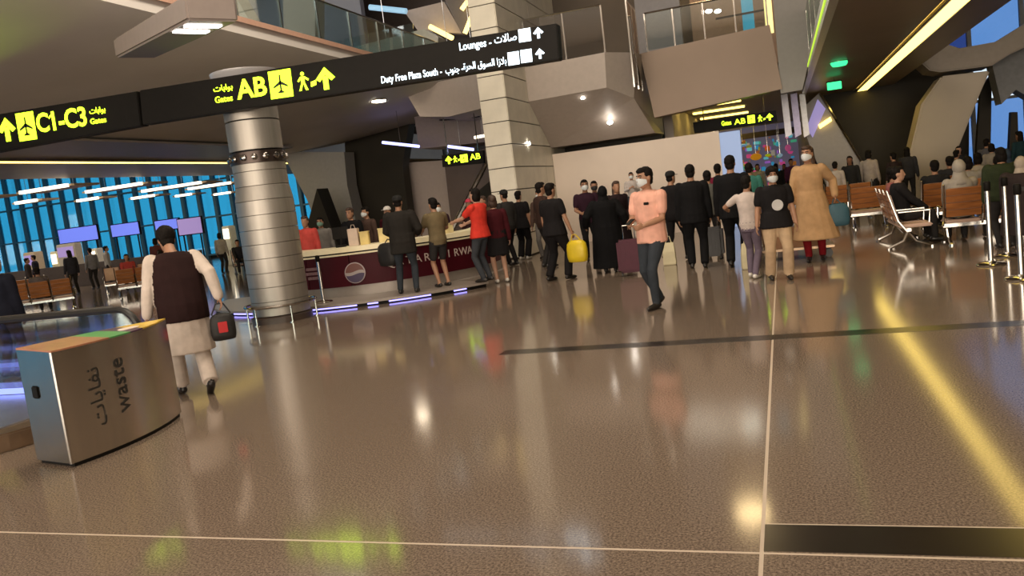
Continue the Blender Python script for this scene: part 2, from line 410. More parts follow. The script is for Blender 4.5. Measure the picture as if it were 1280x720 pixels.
# ---------------------------------------------------------------- slanted walls behind the island counter
def wallpoly(name, pts, Y, dep, mt, g=True): return struct(slab_poly(name, pts, Y, dep, mt, ground=g and max(p[1] for p in pts) > 250))
wallpoly('wall_slant_grey', [(352, 190), (430, 190), (434, 232), (452, 300), (408, 300), (384, 250)], 29.0, .8, mat('pale_grey_cladding', (.40, .39, .36), .45, noise=.05))
tag(slab_poly('diamond_pier', [(396, 236), (426, 300), (366, 304)], 27.0, .8, DARKW, ground=True), 'dark triangular pier standing before the grey slanted wall', 'pillar')
wallpoly('wall_dark_left', [(428, 130), (515, 130), (503, 207), (513, 290), (452, 300), (434, 232)], 30.0, .6, DARKW)
wallpoly('wall_pink', [(498, 204), (560, 200), (567, 280), (511, 300)], 31.0, .4, mat('rose_plaster', (.62, .52, .46), .6, noise=.03))
wallpoly('wall_brown_slant', [(556, 208), (640, 170), (660, 300), (565, 292)], 29.5, .6, mat('brown_cladding', (.12, .075, .055), .4, noise=.2, nscale=1.2))
tag(slab_poly('dark_fin', [(596, 240), (626, 215), (645, 300), (572, 300)], 27.0, .5, DARKW, ground=True), 'dark sloping fin beside the cream tiled pier', 'pillar')
o = MB().tube([at(556, 320, 26.0).xyz * Vector((1, 1, 0)) if False else Vector((at(558, 300, 26.0).x, 26.0, 0)), at(566, 285, 26.0), at(612, 196, 26.0)], .09, 8).build('diagonal_brace', CHROME); tag(o, 'polished diagonal tube leaning beside the tiled pier', 'brace')

# ---------------------------------------------------------------- cream tiled pier
PX0, PX1, PY0, PY1 = -7.35, -6.62, 20.2, 26.2
pier = thing('tiled_pier', 'tall cream pier clad in stone tiles with dark joints', 'pillar', ((PX0 + PX1) / 2, 22, 0))
MB().span(PX0 + .03, PX1 - .03, PY0 + .03, PY1, 0, 11.9).build('core', mat('dark_grout', (.06, .05, .04), .8, noise=.1), pier)
zs = [0.02 + .60 * k for k in range(20)]
ft = MB().span(.012, PX1 - PX0 - .012, 0, .04, .012, .588).mesh('front_tile'); ft.materials.append(TILE)
fh = MB().span(.012, (PX1 - PX0) / 2 - .0, 0, .04, .012, .588).mesh('front_tile')
st = [PY0, PY0 + 3.0, PY1]
sm = [MB().span(0, .04, .014, st[k + 1] - st[k] - .014, .014, .586).mesh('side_tile') for k in range(2)]
for q in sm: q.materials.append(TILE)
for z in zs[:-1]:
    o = link('front_tile', ft, pier); o.location = Vector((PX0, PY0 - .012, z)) 
    for k in range(2):
        o = link('side_tile', sm[k], pier); o.location = Vector((PX1 - .03, st[k], z))
MB().ell((-6.55, 21.6, 3.05), (.02, .05, .05)).build('wall_lamp', glow('small_lamp', (1, .92, .8), 20), pier)

# ---------------------------------------------------------------- white hoarding wall, soffit block and bridge fascia
HY = 24.0
struct(MB().span(-6.6, -1.62, HY, HY + .3, 0, 2.78).build('wall_white', PLASTER), 'plain warm white hoarding wall behind the crowd')
struct(MB().span(-1.62, -1.05, HY + .05, HY + .3, 0, 2.72).build('wall_blue_panel', mat('pale_blue_panel', (.30, .42, .66), .5, emit=(.45, .6, 1), estr=.35)), 'pale blue lit panel at the end of the white wall')
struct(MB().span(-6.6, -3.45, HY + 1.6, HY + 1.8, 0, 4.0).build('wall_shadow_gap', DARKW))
# faceted soffit block under the upper floor
sb = MB()
blk = [(-6.62, 22.2, 4.25), (-4.35, 22.2, 4.28), (-3.75, 22.9, 3.95), (-3.42, 24.0, 2.98), (-6.62, 24.0, 2.98)]
top_ = [(x, 25.6, 4.35) for x, y, z in blk]
sb.add([Vector(p) for p in blk] + [Vector((-6.62, 22.2, 5.2)), Vector((-4.3, 22.2, 5.22)), Vector((-3.6, 23.0, 5.2)), Vector((-3.35, 25.4, 5.2)), Vector((-6.62, 25.4, 5.2)), Vector((-3.35, 25.4, 2.98)), Vector((-6.62, 25.4, 2.98))],
       [(0, 1, 2, 3, 4), (5, 6, 1, 0), (6, 7, 2, 1), (7, 8, 10, 3, 2), (5, 9, 8, 7, 6), (4, 3, 10, 11), (0, 4, 11, 9, 5), (9, 11, 10, 8)])
blkw = struct(sb.build('ceiling_soffit_block', mat('rose_grey_soffit', (.46, .40, .36), .42, noise=.04)), 'faceted rose grey soffit block above the white wall')
for px, py in ((725, 115), (746, 122)): 
    p = onz(px, py, 4.27); MB().cyl((p.x, max(p.y, 22.4), 4.1), .05, .14, 12).build('downlight', glow('small_lamp', (1, .92, .8), 20), blkw)
p = at(762, 153, 23.2); MB().ell((p.x, 23.25, p.z), (.08, .08, .06)).build('downlight', glow('small_lamp', (1, .92, .8), 20), blkw)
# bronze bridge fascia
fa = wallpoly('wall_bridge_fascia', [(800, 67), (962, 31), (978, 111), (818, 147)], HY - .3, .5, BRONZE)
fa['label'] = 'broad bronze fascia of the bridge crossing the concourse'
wallpoly('wall_bridge_return', [(960, -80), (1046, -80), (1003, 112), (976, 117)], HY - .25, .4, mat('grey_return', (.26, .25, .235), .42, noise=.04))
t = thing('bridge_balustrade', 'clear glass balustrade on top of the bronze bridge fascia', 'balustrade', (-2, 24.1, 5.4))
panes(t, 0, HY + .05, 5.36, 6.4, GLASS, xs=[-3.4, -2.6, -1.75, -.9, -.05])
t = thing('corner_balustrade', 'smoky glass balustrade wrapping the corner over the soffit block', 'balustrade', (-4, 23, 5.2))
panes(t, 0, 22.3, 5.22, 6.5, glass('smoke_glass', (.55, .52, .48), .14, .25, (.2, .18, .16)), xs=[-6.55, -5.4, -4.3])
panes(t, -3.62, [22.4, 23.1, 23.75], 4.3, 6.5, glass('smoke_glass', (0, 0, 0)))
# upper hall behind the bridge
struct(MB().span(-9.5, 1.0, 34, 34.3, 4.1, 12).build('wall_upper_far', ROOM))
struct(MB().span(-2.9, .9, 33.4, 33.7, 5.5, 9).build('wall_upper_salmon', mat('salmon_plaster', (.52, .36, .28), .6, noise=.05)))
struct(MB().span(-4.6, -3.0, 30.4, 30.7, 4.1, 12).build('wall_upper_pale', mat('pale_mauve', (.50, .48, .50), .6, noise=.05)))
o = MB().span(-.75, -.42, 25.6, 25.65, 5.6, 6.7).build('hanging_banner', mat('sky_blue_banner', (.10, .48, .70), .6, emit=(.1, .6, .9), estr=.35)); tag(o, 'sky blue banner on the bridge behind the glass', 'banner')
o = MB().span(-.12, .1, 25.4, 25.55, 5.45, 6.6).build('lit_post', glow('yellow_glow', (1, .8, .3), 1.4)); tag(o, 'glowing yellow post at the end of the bridge', 'post')
t = thing('upper_spotlight', 'twin white spotlights under the upper bridge ceiling', 'spotlight', (-1.6, 25.6, 6.4))
for dx in (0, .28):
    p = at(886 + dx * 40, 14, 25.5); MB().ell(p, (.1, .06, .06)).build('lamp', glow('small_lamp', (0, 0, 0), 1), t)
MB().box(at(925, 18, 25.5), (1.4, .06, .05)).build('track', BLACK, t)
# pieces of the upper level left of the pier
t = thing('lit_kiosk_box', 'angular rose panel box edged with golden light on the upper level', 'kiosk', (-9.5, 28, 5))
slab_poly('rose_face', [(505, 14), (555, 2), (578, 42), (522, 38)], 28.0, .4, mat('rose_plaster', (0, 0, 0)), t)
slab_poly('dark_face', [(556, 0), (592, -8), (582, 42), (577, 42)], 27.9, .4, mat('grey_bronze', (.19, .16, .14), .4, noise=.05), t)
for a, b in (((537, 33), (566, 48)), ((581, 42), (592, 14)), ((577, 12), (590, -6))):
    MB().tube([at(a[0], a[1], 27.7), at(b[0], b[1], 27.7)], .09, 6).build('light_edge', glow('golden_edge', (1, .72, .25), 2.5), t)
o = MB().tube([at(462, 9, 27), at(508, 14, 27)], .1, 8).build('tube_light', glow('ice_blue', (.35, .6, .8), .7)); tag(o, 'dim ice blue tube light on the dark upper wall', 'ceiling light')
struct(MB().span(-26, -9.0, 31.5, 31.9, 5.99, 12).build('wall_upper_dark', mat('dark_umber', (.085, .065, .055), .6, noise=.1)))
t = thing('upper_terrace', 'pale terrace slab with glass front on the upper level', 'terrace', (-11, 26, 5.6))
slab_poly('terrace_slab', [(430, 62), (530, 36), (548, 46), (545, 72), (430, 92)], 25.5, .6, mat('pale_terrace', (.55, .54, .46), .5, noise=.05), t)
for k in range(4):
    slab_poly('pane', [(400 + 30 * k, 56 - 7 * k), (426 + 30 * k, 50 - 7 * k), (428 + 30 * k, 86 - 7 * k), (402 + 30 * k, 92 - 7 * k)], 25.2, .03, GLASS_T, t)
# second low soffit right of the left mezzanine end (rose underside with small lights)
struct(slab_poly('ceiling_rose_soffit', [(505, 112), (612, 88), (616, 132), (560, 146), (525, 146)], 24.5, 2.5, mat('rose_grey_soffit', (0, 0, 0))))
struct(slab_poly('ceiling_lower_soffit', [(518, 146), (620, 132), (622, 176), (524, 186)], 27.0, 1.8, mat('umber_soffit', (.24, .19, .165), .42, noise=.05)))
for k, (a, b, c) in enumerate((((478, 178), (524, 183), 'blue'), ((560, 183), (592, 187), 'blue'), ((593, 172), (614, 168), 'white'))):
    o = MB().tube([at(a[0], a[1], 25.8), at(b[0], b[1], 25.8)], .05, 6).build('strip_light', glow('violet_strip', (.4, .42, 1), 3) if c == 'blue' else WHITELIGHT)
    zc = max(o.data.vertices[0].co.z, o.data.vertices[-1].co.z)
    mid = (at(a[0], a[1], 25.8) + at(b[0], b[1], 25.8)) / 2; MB().tube([mid, (mid.x, mid.y, 12.0)], .012, 5).build('hanger', CHROME, o)
    tag(o, ('violet strip light under the rounded soffit end', 'short violet strip light above the lower green gate sign', 'short white strip light beside the tiled pier')[k], 'ceiling light')

# ---------------------------------------------------------------- far concourse
struct(MB().span(-6.5, 1.0, 24.5, 77, 4.0, 4.2).build('ceiling_far', mat('pale_ceiling', (.45, .40, .34), .5, noise=.04)))
struct(MB().span(-3.6, -3.3, 27.5, 77, 0, 4.0).build('wall_far_left', PLASTER))
struct(MB().span(1.0, 1.3, 37, 77, 0, 4.0).build('wall_far_right', mat('pale_mauve', (0, 0, 0))))
for k in range(9):
    y = (29.2, 32.2, 35.8, 40.0, 45.0, 50, 55, 60, 65)[k]
    t = thing('ceiling_strip', 'warm strip light across the far concourse ceiling, one of a parallel row', 'ceiling light', (-2, y, 4), 'strip lights of the far concourse')
    MB().span(-3.0 - .06 * k, -1.15, y - .17, y + .17, 3.93, 3.99).build('diffuser', LIGHTBAR, t)
    MB().span(-3.05 - .06 * k, -1.1, y - .22, y + .22, 3.985, 4.0).build('frame', CHROME, t)
# bright shop fronts at the end
shop = [(.95, .35, .05), (.05, .45, .8), (.85, .1, .35), (.9, .8, .1), (.2, .75, .9), (.5, .2, .8), (.95, .9, .85), (.1, .6, .35)]
random.seed(5)
t = thing('shop_front', 'brightly lit colourful shop at the far end of the concourse', 'shop', (-.8, 46, 0))
MB().span(-3.2, .95, 47.5, 47.7, 0, 3.9).build('back_wall', mat('shop_back', (.30, .26, .34), .6, emit=(.7, .65, 1), estr=.06), t)
MB().span(-3.2, .95, 45.6, 45.8, 3.2, 3.5).build('header_beam', mat('dark_umber', (0, 0, 0)), t)
for k in range(110):
    x = random.uniform(-3.0, .55); z = random.uniform(.5, 3.1); w = random.uniform(.08, .32); h = random.uniform(.06, .24); c = shop[k % 8]
    y = 45.9 + (k % 6) * .25
    MB().span(x, x + w, y, y + .12, z, z + h).build('display_panel', mat('shop_%d' % (k % 8), c, .5, emit=c, estr=.3 if k % 3 else .1), t, bevel=.02)
for px, py, c, s in ((945, 196, (1, .42, .02), (.75, .3)), (960, 194, (.75, .9, .02), (.4, .12)), (972, 180, (.1, .7, .9), (.35, .2)), (928, 182, (.25, .55, 1), (.7, .12)), (975, 194, (.5, .75, .95), (.35, .16)), (985, 185, (.8, .15, .4), (.4, .3))):
    p = at(px, py, 44.0 + .35 * (px % 5)); o = MB().ell(p, (s[0] * .38, .12, s[1] * .6)).build('hanging_sign', mat('shopc_%d' % px, c, .5, emit=c, estr=.25)); tag(o, {945: 'orange', 928: 'light blue', 960: 'lime', 972: 'cyan', 975: 'pale blue', 985: 'crimson'}[px] + ' glowing oval sign hung before the far shop', 'sign')
    MB().tube([p, (p.x, p.y, 4.0)], .01, 5).build('hanger', CHROME, o)

# ---------------------------------------------------------------- right: ceiling with light bar, edge trim, dark wall, slanted piers, windows
RZ = 4.0
struct(MB().span(1.0, 2.78, -13.9, 37, RZ, RZ + .5).build('ceiling_right', CEILD), 'dark bronze low ceiling right of the tall hall')
lightbar('light_bar', 3.02, 6.5, 34.8, RZ + .02, .34, 'long warm light bar along the right edge of the dark bronze ceiling')
struct(MB().span(3.25, 4.1, -13.9, 36, RZ, RZ + .5).build('ceiling_right_edge', CEILD))
struct(MB().span(2.78, 3.25, -13.9, 37, RZ + .05, RZ + .4).build('ceiling_right_slot', CEILD))
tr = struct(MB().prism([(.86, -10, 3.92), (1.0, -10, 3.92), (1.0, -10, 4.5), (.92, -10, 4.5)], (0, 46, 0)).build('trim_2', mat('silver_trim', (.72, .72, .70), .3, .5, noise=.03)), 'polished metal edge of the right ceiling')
MB().prism([(.855, 13.5, 4.10), (.875, 13.5, 4.10), (.885, 13.5, 4.18), (.865, 13.5, 4.18)], (0, 10, 0)).build('sign_reflection', glow('lime_reflection', (.55, .85, .06), .9), tr)  # glowing strip in place of the green sign's reflection on the trim
t = thing('edge_balustrade', 'glass balustrade standing along the polished edge over the right ceiling', 'balustrade', (1.0, 15, 4.5))
panes(t, .95, [6 + 2.2 * k for k in range(13)], 4.5, 5.6, glass('green_edge_glass', (.62, .85, .66), .2))
struct(slab_poly('wall_dark_right', [(1024, 112), (1155, 60), (1212, 60), (1212, 250), (1050, 270)], 33.0, .4, DARKW))
struct(slab_poly('wall_slant_right', [(996, 142), (1024, 116), (1092, 226), (1092, 300), (1046, 300)], 31.0, .5, mat('grey_bronze_2', (.27, .245, .22), .3, noise=.05)))
MB().tube([at(1025, 117, 30.9), at(1083, 212, 30.9)], .05, 6).build('trim_3', CHROME)['kind'] = 'structure'
o = slab_poly('wall_light', [(1023, 156), (1038, 146), (1040, 151), (1025, 161)], 30.85, .08, LIGHTBAR); tag(o, 'short slanted warm light on the grey slanted wall', 'wall light')
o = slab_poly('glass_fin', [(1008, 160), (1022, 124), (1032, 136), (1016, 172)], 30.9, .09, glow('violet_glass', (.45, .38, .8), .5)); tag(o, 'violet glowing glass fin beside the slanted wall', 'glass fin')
for k, (a, b) in enumerate(((976, 984), (988, 996), (999, 1006))):
    o = slab_poly('glass_fin', [(a, 118), (b, 116), (b + 6, 168), (a + 6, 172)], 29.0 + k * .6, .06, mat('silver_fin_%d' % k, ((.42, .42, .48), (.30, .28, .42), (.45, .45, .48))[k], .35, .6, noise=.1)); tag(o, 'upright silver glass fin above the far concourse, one of three', 'glass fin', 'silver fins above the concourse')
for px, py, w, h in ((1043, 107, .40, .22), (1049, 80, .26, .2)):
    p = onz(px, py, 3.75); big = py > 100
    t = thing('exit_sign', 'green lit exit sign hung under the dark right ceiling' if big else 'small green round lamp mounted on the dark right ceiling', 'sign', (p.x, p.y, 4.0))
    if big:
        MB().span(p.x - w / 2, p.x + w / 2, p.y, p.y + .06, p.z - h / 2, p.z + h / 2).build('face', glow('exit_green', (.05, .9, .3), 1.6), t, bevel=.01)
        MB().span(p.x - w / 2 - .02, p.x + w / 2 + .02, p.y - .01, p.y + .08, p.z + h / 2, p.z + h / 2 + .03).build('housing', BLACK, t)
        MB().tube([(p.x, p.y + .03, p.z + h / 2), (p.x, p.y + .03, 4.0)], .012, 6).build('stem', CHROME, t)
    else:
        p = onz(px, py, 3.94); MB().lathe((p.x, p.y, 3.88), [(.0, 0), (.16, .01), (.2, .06), (.2, .12)], 18).build('lens', glow('exit_green', (0, 0, 0), 1), t, smooth=True)
        MB().cyl((p.x, p.y, 3.985), .24, .03).build('mount_plate', CHROME, t)
# slanted beige pier and the beam it carries
pr = slab_poly('slanted_pier', [(1122, 240), (1152, 130), (1177, 95), (1238, 88), (1226, 115), (1196, 190), (1180, 235)], 28.5, 1.2, BEIGE, bevel=.05)
for v in pr.data.vertices:
    if v.co.z < 1.05: v.co.z = 0.0
tag(pr, 'broad beige pier leaning right beside the dark wall', 'pillar')
tag(slab_poly('arched_beam', [(1138, 66), (1160, 48), (1200, 60), (1245, 52), (1300, 18), (1300, 50), (1262, 68), (1240, 82), (1176, 90), (1162, 88)], 28.2, 1.4, mat('umber_beam', (.30, .26, .215), .5, noise=.05), bevel=.04), 'curved brown beam resting on the leaning beige pier', 'beam')
tag(slab_poly('grey_fin_pier', [(1240, 80), (1300, 48), (1300, 130), (1270, 112), (1252, 130)], 29.6, .8, mat('slate_cladding', (.20, .21, .22), .5, noise=.1)), 'slate grey angular pier behind the curved beam', 'pillar')
tag(slab_poly('dark_post', [(1216, 205), (1226, 110), (1240, 92), (1236, 205)], 31.5, .3, DARKW, ground=True), 'narrow dark post beside the bright window', 'post')
tag(slab_poly('dark_post', [(1258, 205), (1264, 140), (1272, 140), (1274, 205)], 31.5, .3, DARKW, ground=True), 'second narrow dark post before the blue window', 'post')
VY = 40.0
win2 = struct(MB().span(4.0, 19.9, VY + .1, VY + .3, 0, .4).build('window_2', DARKW), 'tall window wall of the right lounge')
for k in range(9): MB().span(4.0 + 2 * k - .08, 4.0 + 2 * k + .08, VY - .1, VY + .15, .4, 11.9).build('mullion', mat('slate_cladding', (0, 0, 0)), win2)
for z in (.4, 3.2, 5.0, 8.0, 11.8): MB().span(4, 20, VY - .08, VY + .12, z, z + .12).build('transom', mat('slate_cladding', (0, 0, 0)), win2)
BLUE2 = glass('sea_blue_pane', (.34, .50, .72), .08)
for k in range(8):
    for r, (a, b) in enumerate(((.52, 3.2), (3.32, 5.0), (5.12, 8.0), (8.12, 11.8))):
        MB().span(4.08 + 2 * k, 5.92 + 2 * k, VY, VY + .02, a, b).build('pane', SKYPANE if r == 1 else BLUE2 if (r + k) % 3 else glass('dusk_pane', (.16, .22, .42), .08), win2)
struct(MB().span(1.2, 4.0, VY, VY + .3, 0, 12).build('wall_right_end', DARKW))

# ---------------------------------------------------------------- downlights whose glints show in the floor
def downlight(p, r, label, mt):
    t = thing('downlight', label, 'downlight', p)
    MB().lathe(p, [(r * 1.25, 0), (r * 1.25, .03), (r, .05)], 24).build('bezel', CHROME, t, smooth=True)
    MB().cyl((p[0], p[1], p[2] - .02), r, .03, 24).build('lens', mt, t)
downlight((-11.95, 23.5, 5.19), .22, 'added round lamp in the left soffit, there for its glint in the floor', glow('hot_lamp', (1, .82, .6), 30))  # lamp added only for its glint in the floor
downlight((-2.2, 31.6, 11.95), .7, 'large warm downlight in the hall roof above the bridge', glow('hot_lamp_warm', (1, .72, .35), 22))
downlight((-10.4, 31.0, 11.95), .5, 'large cool downlight in the hall roof above the terrace', glow('hot_lamp_cool', (.7, .8, 1), 16))
downlight((-3.1, 45.0, 3.96), .2, 'small downlight in the far concourse ceiling near the shops', glow('hot_lamp', (0, 0, 0), 1))
# ================================================================ stainless air totem with nozzle ring
TC = Vector((-8.42, 11.78, 0))
t = thing('air_totem', 'tall brushed steel totem column with a dark nozzle ring', 'column', TC)
def rad(z): return .49 if z < 2.05 else .49 - .045 * min(1, (z - 2.05) / .3)
MB().lathe(TC, [(.52, 0), (.52, .10), (.47, .12), (.44, .14)], 36).build('base', mat('dark_plinth', (.07, .05, .04), .4), t, smooth=True)
MB().lathe(TC, [(.43, .12), (.40, 4.1)], 24).build('core', BLACK, t)
z = .13
while z < 2.66:
    h = .245
    MB().lathe(TC, [(rad(z) - .03, z), (rad(z), z + .004), (rad(z + h), z + h - .005), (rad(z + h) - .03, z + h - .003)], 40).build('cladding_panel', STEEL, t, smooth=True); z += h
MB().lathe(TC, [(.43, 2.70), (.465, 2.71), (.465, 2.90), (.43, 2.91)], 40).build('nozzle_ring', mat('dark_bronze_band', (.05, .035, .03), .3, .6, noise=.1), t, smooth=True)
for k in range(16):
    a = 2 * math.pi * (k + .3) / 16; c = TC + Vector((math.cos(a) * .465, math.sin(a) * .465, 2.805)); n_ = Vector((math.cos(a), math.sin(a), 0))
    if math.sin(a) > .5: continue
    MB().tube([c - n_ * .02, c + n_ * .03, c + n_ * .045], [.055, .052, .03], 12).build('air_nozzle', mat('dark_chrome', (.35, .33, .31), .2, 1.0), t, smooth=True)
for z0, z1 in ((2.93, 3.42), (3.43, 4.08)):
    MB().lathe(TC, [(.41, z0), (.445, z0 + .004), (.455 if z1 > 4 else .445, z1 - .01), (.41, z1)], 40).build('cladding_panel', STEEL, t, smooth=True)
MB().lathe(TC, [(.44, 4.08), (.56, 4.2), (.57, 4.24), (.30, 4.28)], 40).build('cap', mat('pale_cap', (.75, .75, .78), .3, .3), t, smooth=True)
t = thing('guard_rail', 'low chrome ring rail on short posts around the steel totem', 'rail', TC)
ring = [TC + Vector((math.cos(2 * math.pi * k / 36) * .60, math.sin(2 * math.pi * k / 36) * .60, .30)) for k in range(36)]
MB().tube(ring, .025, 8, closed=True).build('rail_ring', CHROME, t, smooth=True)
for k in range(6):
    a = 2 * math.pi * k / 6 + .35; p = TC + Vector((math.cos(a) * .60, math.sin(a) * .60, 0))
    MB().tube([p, p + Vector((0, 0, .30))], .018, 8).build('post', CHROME, t)
    MB().cyl(p, .05, .012, 12).build('foot', CHROME, t)

# ================================================================ overhead sign beam
SY = 11.0
TILT = math.atan2(-.23, 7.24)
t = thing('overhead_sign', 'long black overhead sign beam with green gate and white lounge lettering', 'sign', (-8.4, SY, 3.75))
def sgn(px, py): p = at(px, py, SY); return p
def beam(pts, name, dep=.2): return MB().prism([at(x, y, SY) for x, y in pts], (0, dep, 0)).build(name, BLACK, t, bevel=.012)
beam([(174, 113), (696, 29), (699, 74), (178, 156)], 'sign_box')
beam([(-70, 154), (171, 114), (176, 157), (-60, 200)], 'sign_box')
for sx in (-.28, .28):
    MB().span(TC.x + sx - .04, TC.x + sx + .04, SY + .2, TC.y - .40, 3.70, 3.78).build('bracket', STEEL, t)
FC = SY - .006
def txt(name, body, px, py, hpx, mt, ax='CENTER', wpx=None, parent=None, Y=None, tilt=None):
    Y = SY if Y is None else Y
    p = at(px, py, Y); k = (at(px + 1, py, Y) - p).length
    M = Matrix.Translation((p.x, Y - .006, p.z)) @ Matrix.Rotation(-(TILT if tilt is None else tilt), 4, 'Y') @ FACE_Y
    size = hpx * k / .72
    o = text_obj(name, body, size, mt, parent or t, Matrix.Identity(4), .003, ax, bold=(.022 if len(body) < 6 and hpx > 15 else .006) * size)
    if wpx:
        xs = [v.co.x for v in o.data.vertices]; w = max(xs) - min(xs); s = wpx * k / w
        o.data.transform(Matrix.Diagonal((s, 1, 1, 1)))
    o.data.transform(M); return o
def plate(name, px, py, wpx, hpx, mt, parent=None, Y=None, dy=0.0, tilt=None):
    Y = SY if Y is None else Y
    p = at(px, py, Y); k = (at(px + 1, py, Y) - p).length; w, h = wpx * k / 2, hpx * k / 2
    M = Matrix.Translation((p.x, Y - .004 - dy, p.z)) @ Matrix.Rotation(-(TILT if tilt is None else tilt), 4, 'Y')
    b = MB().span(-w, w, -.004, .003, -h, h); o = b.build(name, mt, parent or t); o.data.transform(M); return o
def icon(name, poly, px, py, spx, mt, parent=None, Y=None, dy=0.0, tilt=None):
    Y = SY if Y is None else Y
    p = at(px, py, Y); k = (at(px + 1, py, Y) - p).length * spx
    b = MB()
    for pl in poly: b.prism([(x * k, 0, z * k) for x, z in pl], (0, -.006, 0))
    o = b.build(name, mt, parent or t); o.data.transform(Matrix.Translation((p.x, Y - .004 - dy, p.z)) @ Matrix.Rotation(-(TILT if tilt is None else tilt), 4, 'Y')); return o
ARROW = [[(-.13, -.5), (.13, -.5), (.13, .1), (-.13, .1)], [(0, .5), (-.5, .0), (-.3, -.12), (0, .16)], [(0, .5), (0, .16), (.3, -.12), (.5, .0)]]
WALKER = [[(-.1, .5), (.02, .55), (.12, .47), (.1, .36), (-.02, .32), (-.12, .4)], [(-.16, .28), (.14, .28), (.1, -.08), (-.1, -.08)], [(-.1, -.05), (.0, -.05), (-.16, -.5), (-.3, -.5)], [(0, -.05), (.1, -.05), (.3, -.5), (.14, -.5)],
          [(-.16, .28), (-.1, .2), (-.28, 0), (-.36, .05)], [(.14, .28), (.1, .18), (.34, .02), (.4, .1)], [(.5, -.1), (.85, -.02), (.85, -.28), (.5, -.36)]]
PLANE = [[(-.05, .45), (0, .5), (.05, .45), (.05, -.4), (-.05, -.4)], [(0, .18), (.45, -.1), (.45, -.2), (0, -.02)], [(0, .18), (0, -.02), (-.45, -.2), (-.45, -.1)], [(-.2, -.42), (0, -.3), (.2, -.42), (.2, -.48), (-.2, -.48)]]
DARKG = mat('sign_dark', (.02, .02, .01), .5)
def ar(s): return s[::-1]
GATES_AR = ar('\uFE91\uFEEE\uFE8D\uFE91\uFE8E\uFE95')
# green: gates AB
txt('lettering', GATES_AR, 279, 110, 6, GREEN, wpx=24)
txt('lettering', 'Gates', 280, 124, 6.5, GREEN, wpx=22)
txt('lettering', 'AB', 315, 111, 20, GREEN, wpx=38)
pl = plate('icon_plate', 351, 105, 28, 29, GREEN); icon('plane_icon', PLANE, 351, 105, 20, DARKG, pl, dy=.004)
icon('walker_icon', WALKER, 379, 102, 19, GREEN); icon('arrow_icon', ARROW, 407, 98, 24, GREEN)
# green: gates C1-C3
icon('arrow_icon', ARROW, 9, 162, 22, GREEN)
pl = plate('icon_plate', 33, 158, 22, 26, GREEN); icon('plane_icon', PLANE, 33, 158, 18, DARKG, pl, dy=.004)
txt('lettering', 'C1-C3', 77, 151, 18, GREEN, wpx=63)
icon('numeral_flag', [[(.05, .5), (-.55, .12), (-.5, -.12), (.05, .2)]], 65.0, 147.0, 7, GREEN)
txt('lettering', GATES_AR, 122, 138, 5.5, GREEN, wpx=20); txt('lettering', 'Gates', 123, 151, 5.5, GREEN, wpx=20)
# white: lounges / duty free plaza
txt('lettering', 'Lounges -', 594, 56, 9, SIGNW, wpx=40)
txt('lettering', ar('\uFEBB\uFE8E\uFEFB\uFE95'), 632, 48, 9, SIGNW, wpx=28)
plate('icon_plate', 656, 44, 15, 15, SIGNW); icon('arrow_icon', ARROW, 673, 41, 13, SIGNW)
txt('lettering', 'Duty Free Plaza South -', 514, 95, 8, SIGNW, wpx=76)
txt('lettering', ar('\uFE9F\uFEE8\uFEEE\uFE8F') + ' -', 568, 87, 8, SIGNW, wpx=22)
txt('lettering', ar('\uFE91\uFEFC\uFEAF\uFE8D \uFE8D\uFEDF\uFEB4\uFEEE\uFED5 \uFE8D\uFEDF\uFEA4\uFEAE\uFE93'), 606, 80, 8, SIGNW, wpx=54)
plate('icon_plate', 642, 73, 14, 15, SIGNW); plate('icon_plate', 658, 70, 14, 15, SIGNW); icon('arrow_icon', ARROW, 675, 67, 12, SIGNW)

# farther gate signs
def far_sign(Y, box, lab, marks, hang):
    global t
    t = thing('gate_sign', lab, 'sign', at(box[0][0], box[0][1], Y))
    MB().prism([at(x, y, Y) for x, y in box], (0, .15, 0)).build('sign_box', BLACK, t, bevel=.01)
    for kind, px, py, w, h in marks:
        if kind == 'plate': pl_ = plate('icon_plate', px, py, w, h, GREEN, t, Y, tilt=0); icon('plane_icon', PLANE, px, py, h * .7, DARKG, pl_, Y, .004, tilt=0)
        elif kind == 'arrow': icon('arrow_icon', ARROW, px, py, h, GREEN, t, Y, tilt=0)
        elif kind == 'walk': icon('walker_icon', WALKER, px, py, h, GREEN, t, Y, tilt=0)
        else: txt('lettering', kind, px, py, h, GREEN, wpx=w, parent=t, Y=Y, tilt=0)
    if hang:
        for px, py in hang:
            p = at(px, py, Y + .07); MB().tube([p, (p.x, p.y, hang_z)], .02, 6).build('hanger', CHROME, t)
hang_z = 4.0
far_sign(26.5, [(866, 153), (970, 138), (972, 152), (868, 167)], 'black gate sign AB hung over the far concourse', [('Gates', 908, 154, 12, 6), ('AB', 925, 152, 14, 7), ('plate', 939, 149, 9, 10), ('walk', 950, 148, 8, 8), ('arrow', 962, 146, 9, 9)], [(880, 152), (955, 141)])
hang_z = at(580, 118, 26).z
far_sign(26.0, [(548, 136), (612, 130), (613, 145), (549, 151)], 'upper green gate sign between the rounded soffit and the tiled pier', [('AB', 556, 143, 12, 7), ('plate', 571, 141, 8, 9), ('plate', 585, 141, 8, 8), ('arrow', 603, 138, 8, 8)], [(560, 135), (600, 131)])
far_sign(25.0, [(552, 194), (604, 188), (605, 204), (553, 209)], 'lower green gate sign beside the polished diagonal tube', [('arrow', 561, 200, 8, 9), ('walk', 569, 199, 6, 7), ('plate', 580, 198, 9, 9), ('AB', 594, 196, 13, 7)], [(560, 194), (598, 189)])

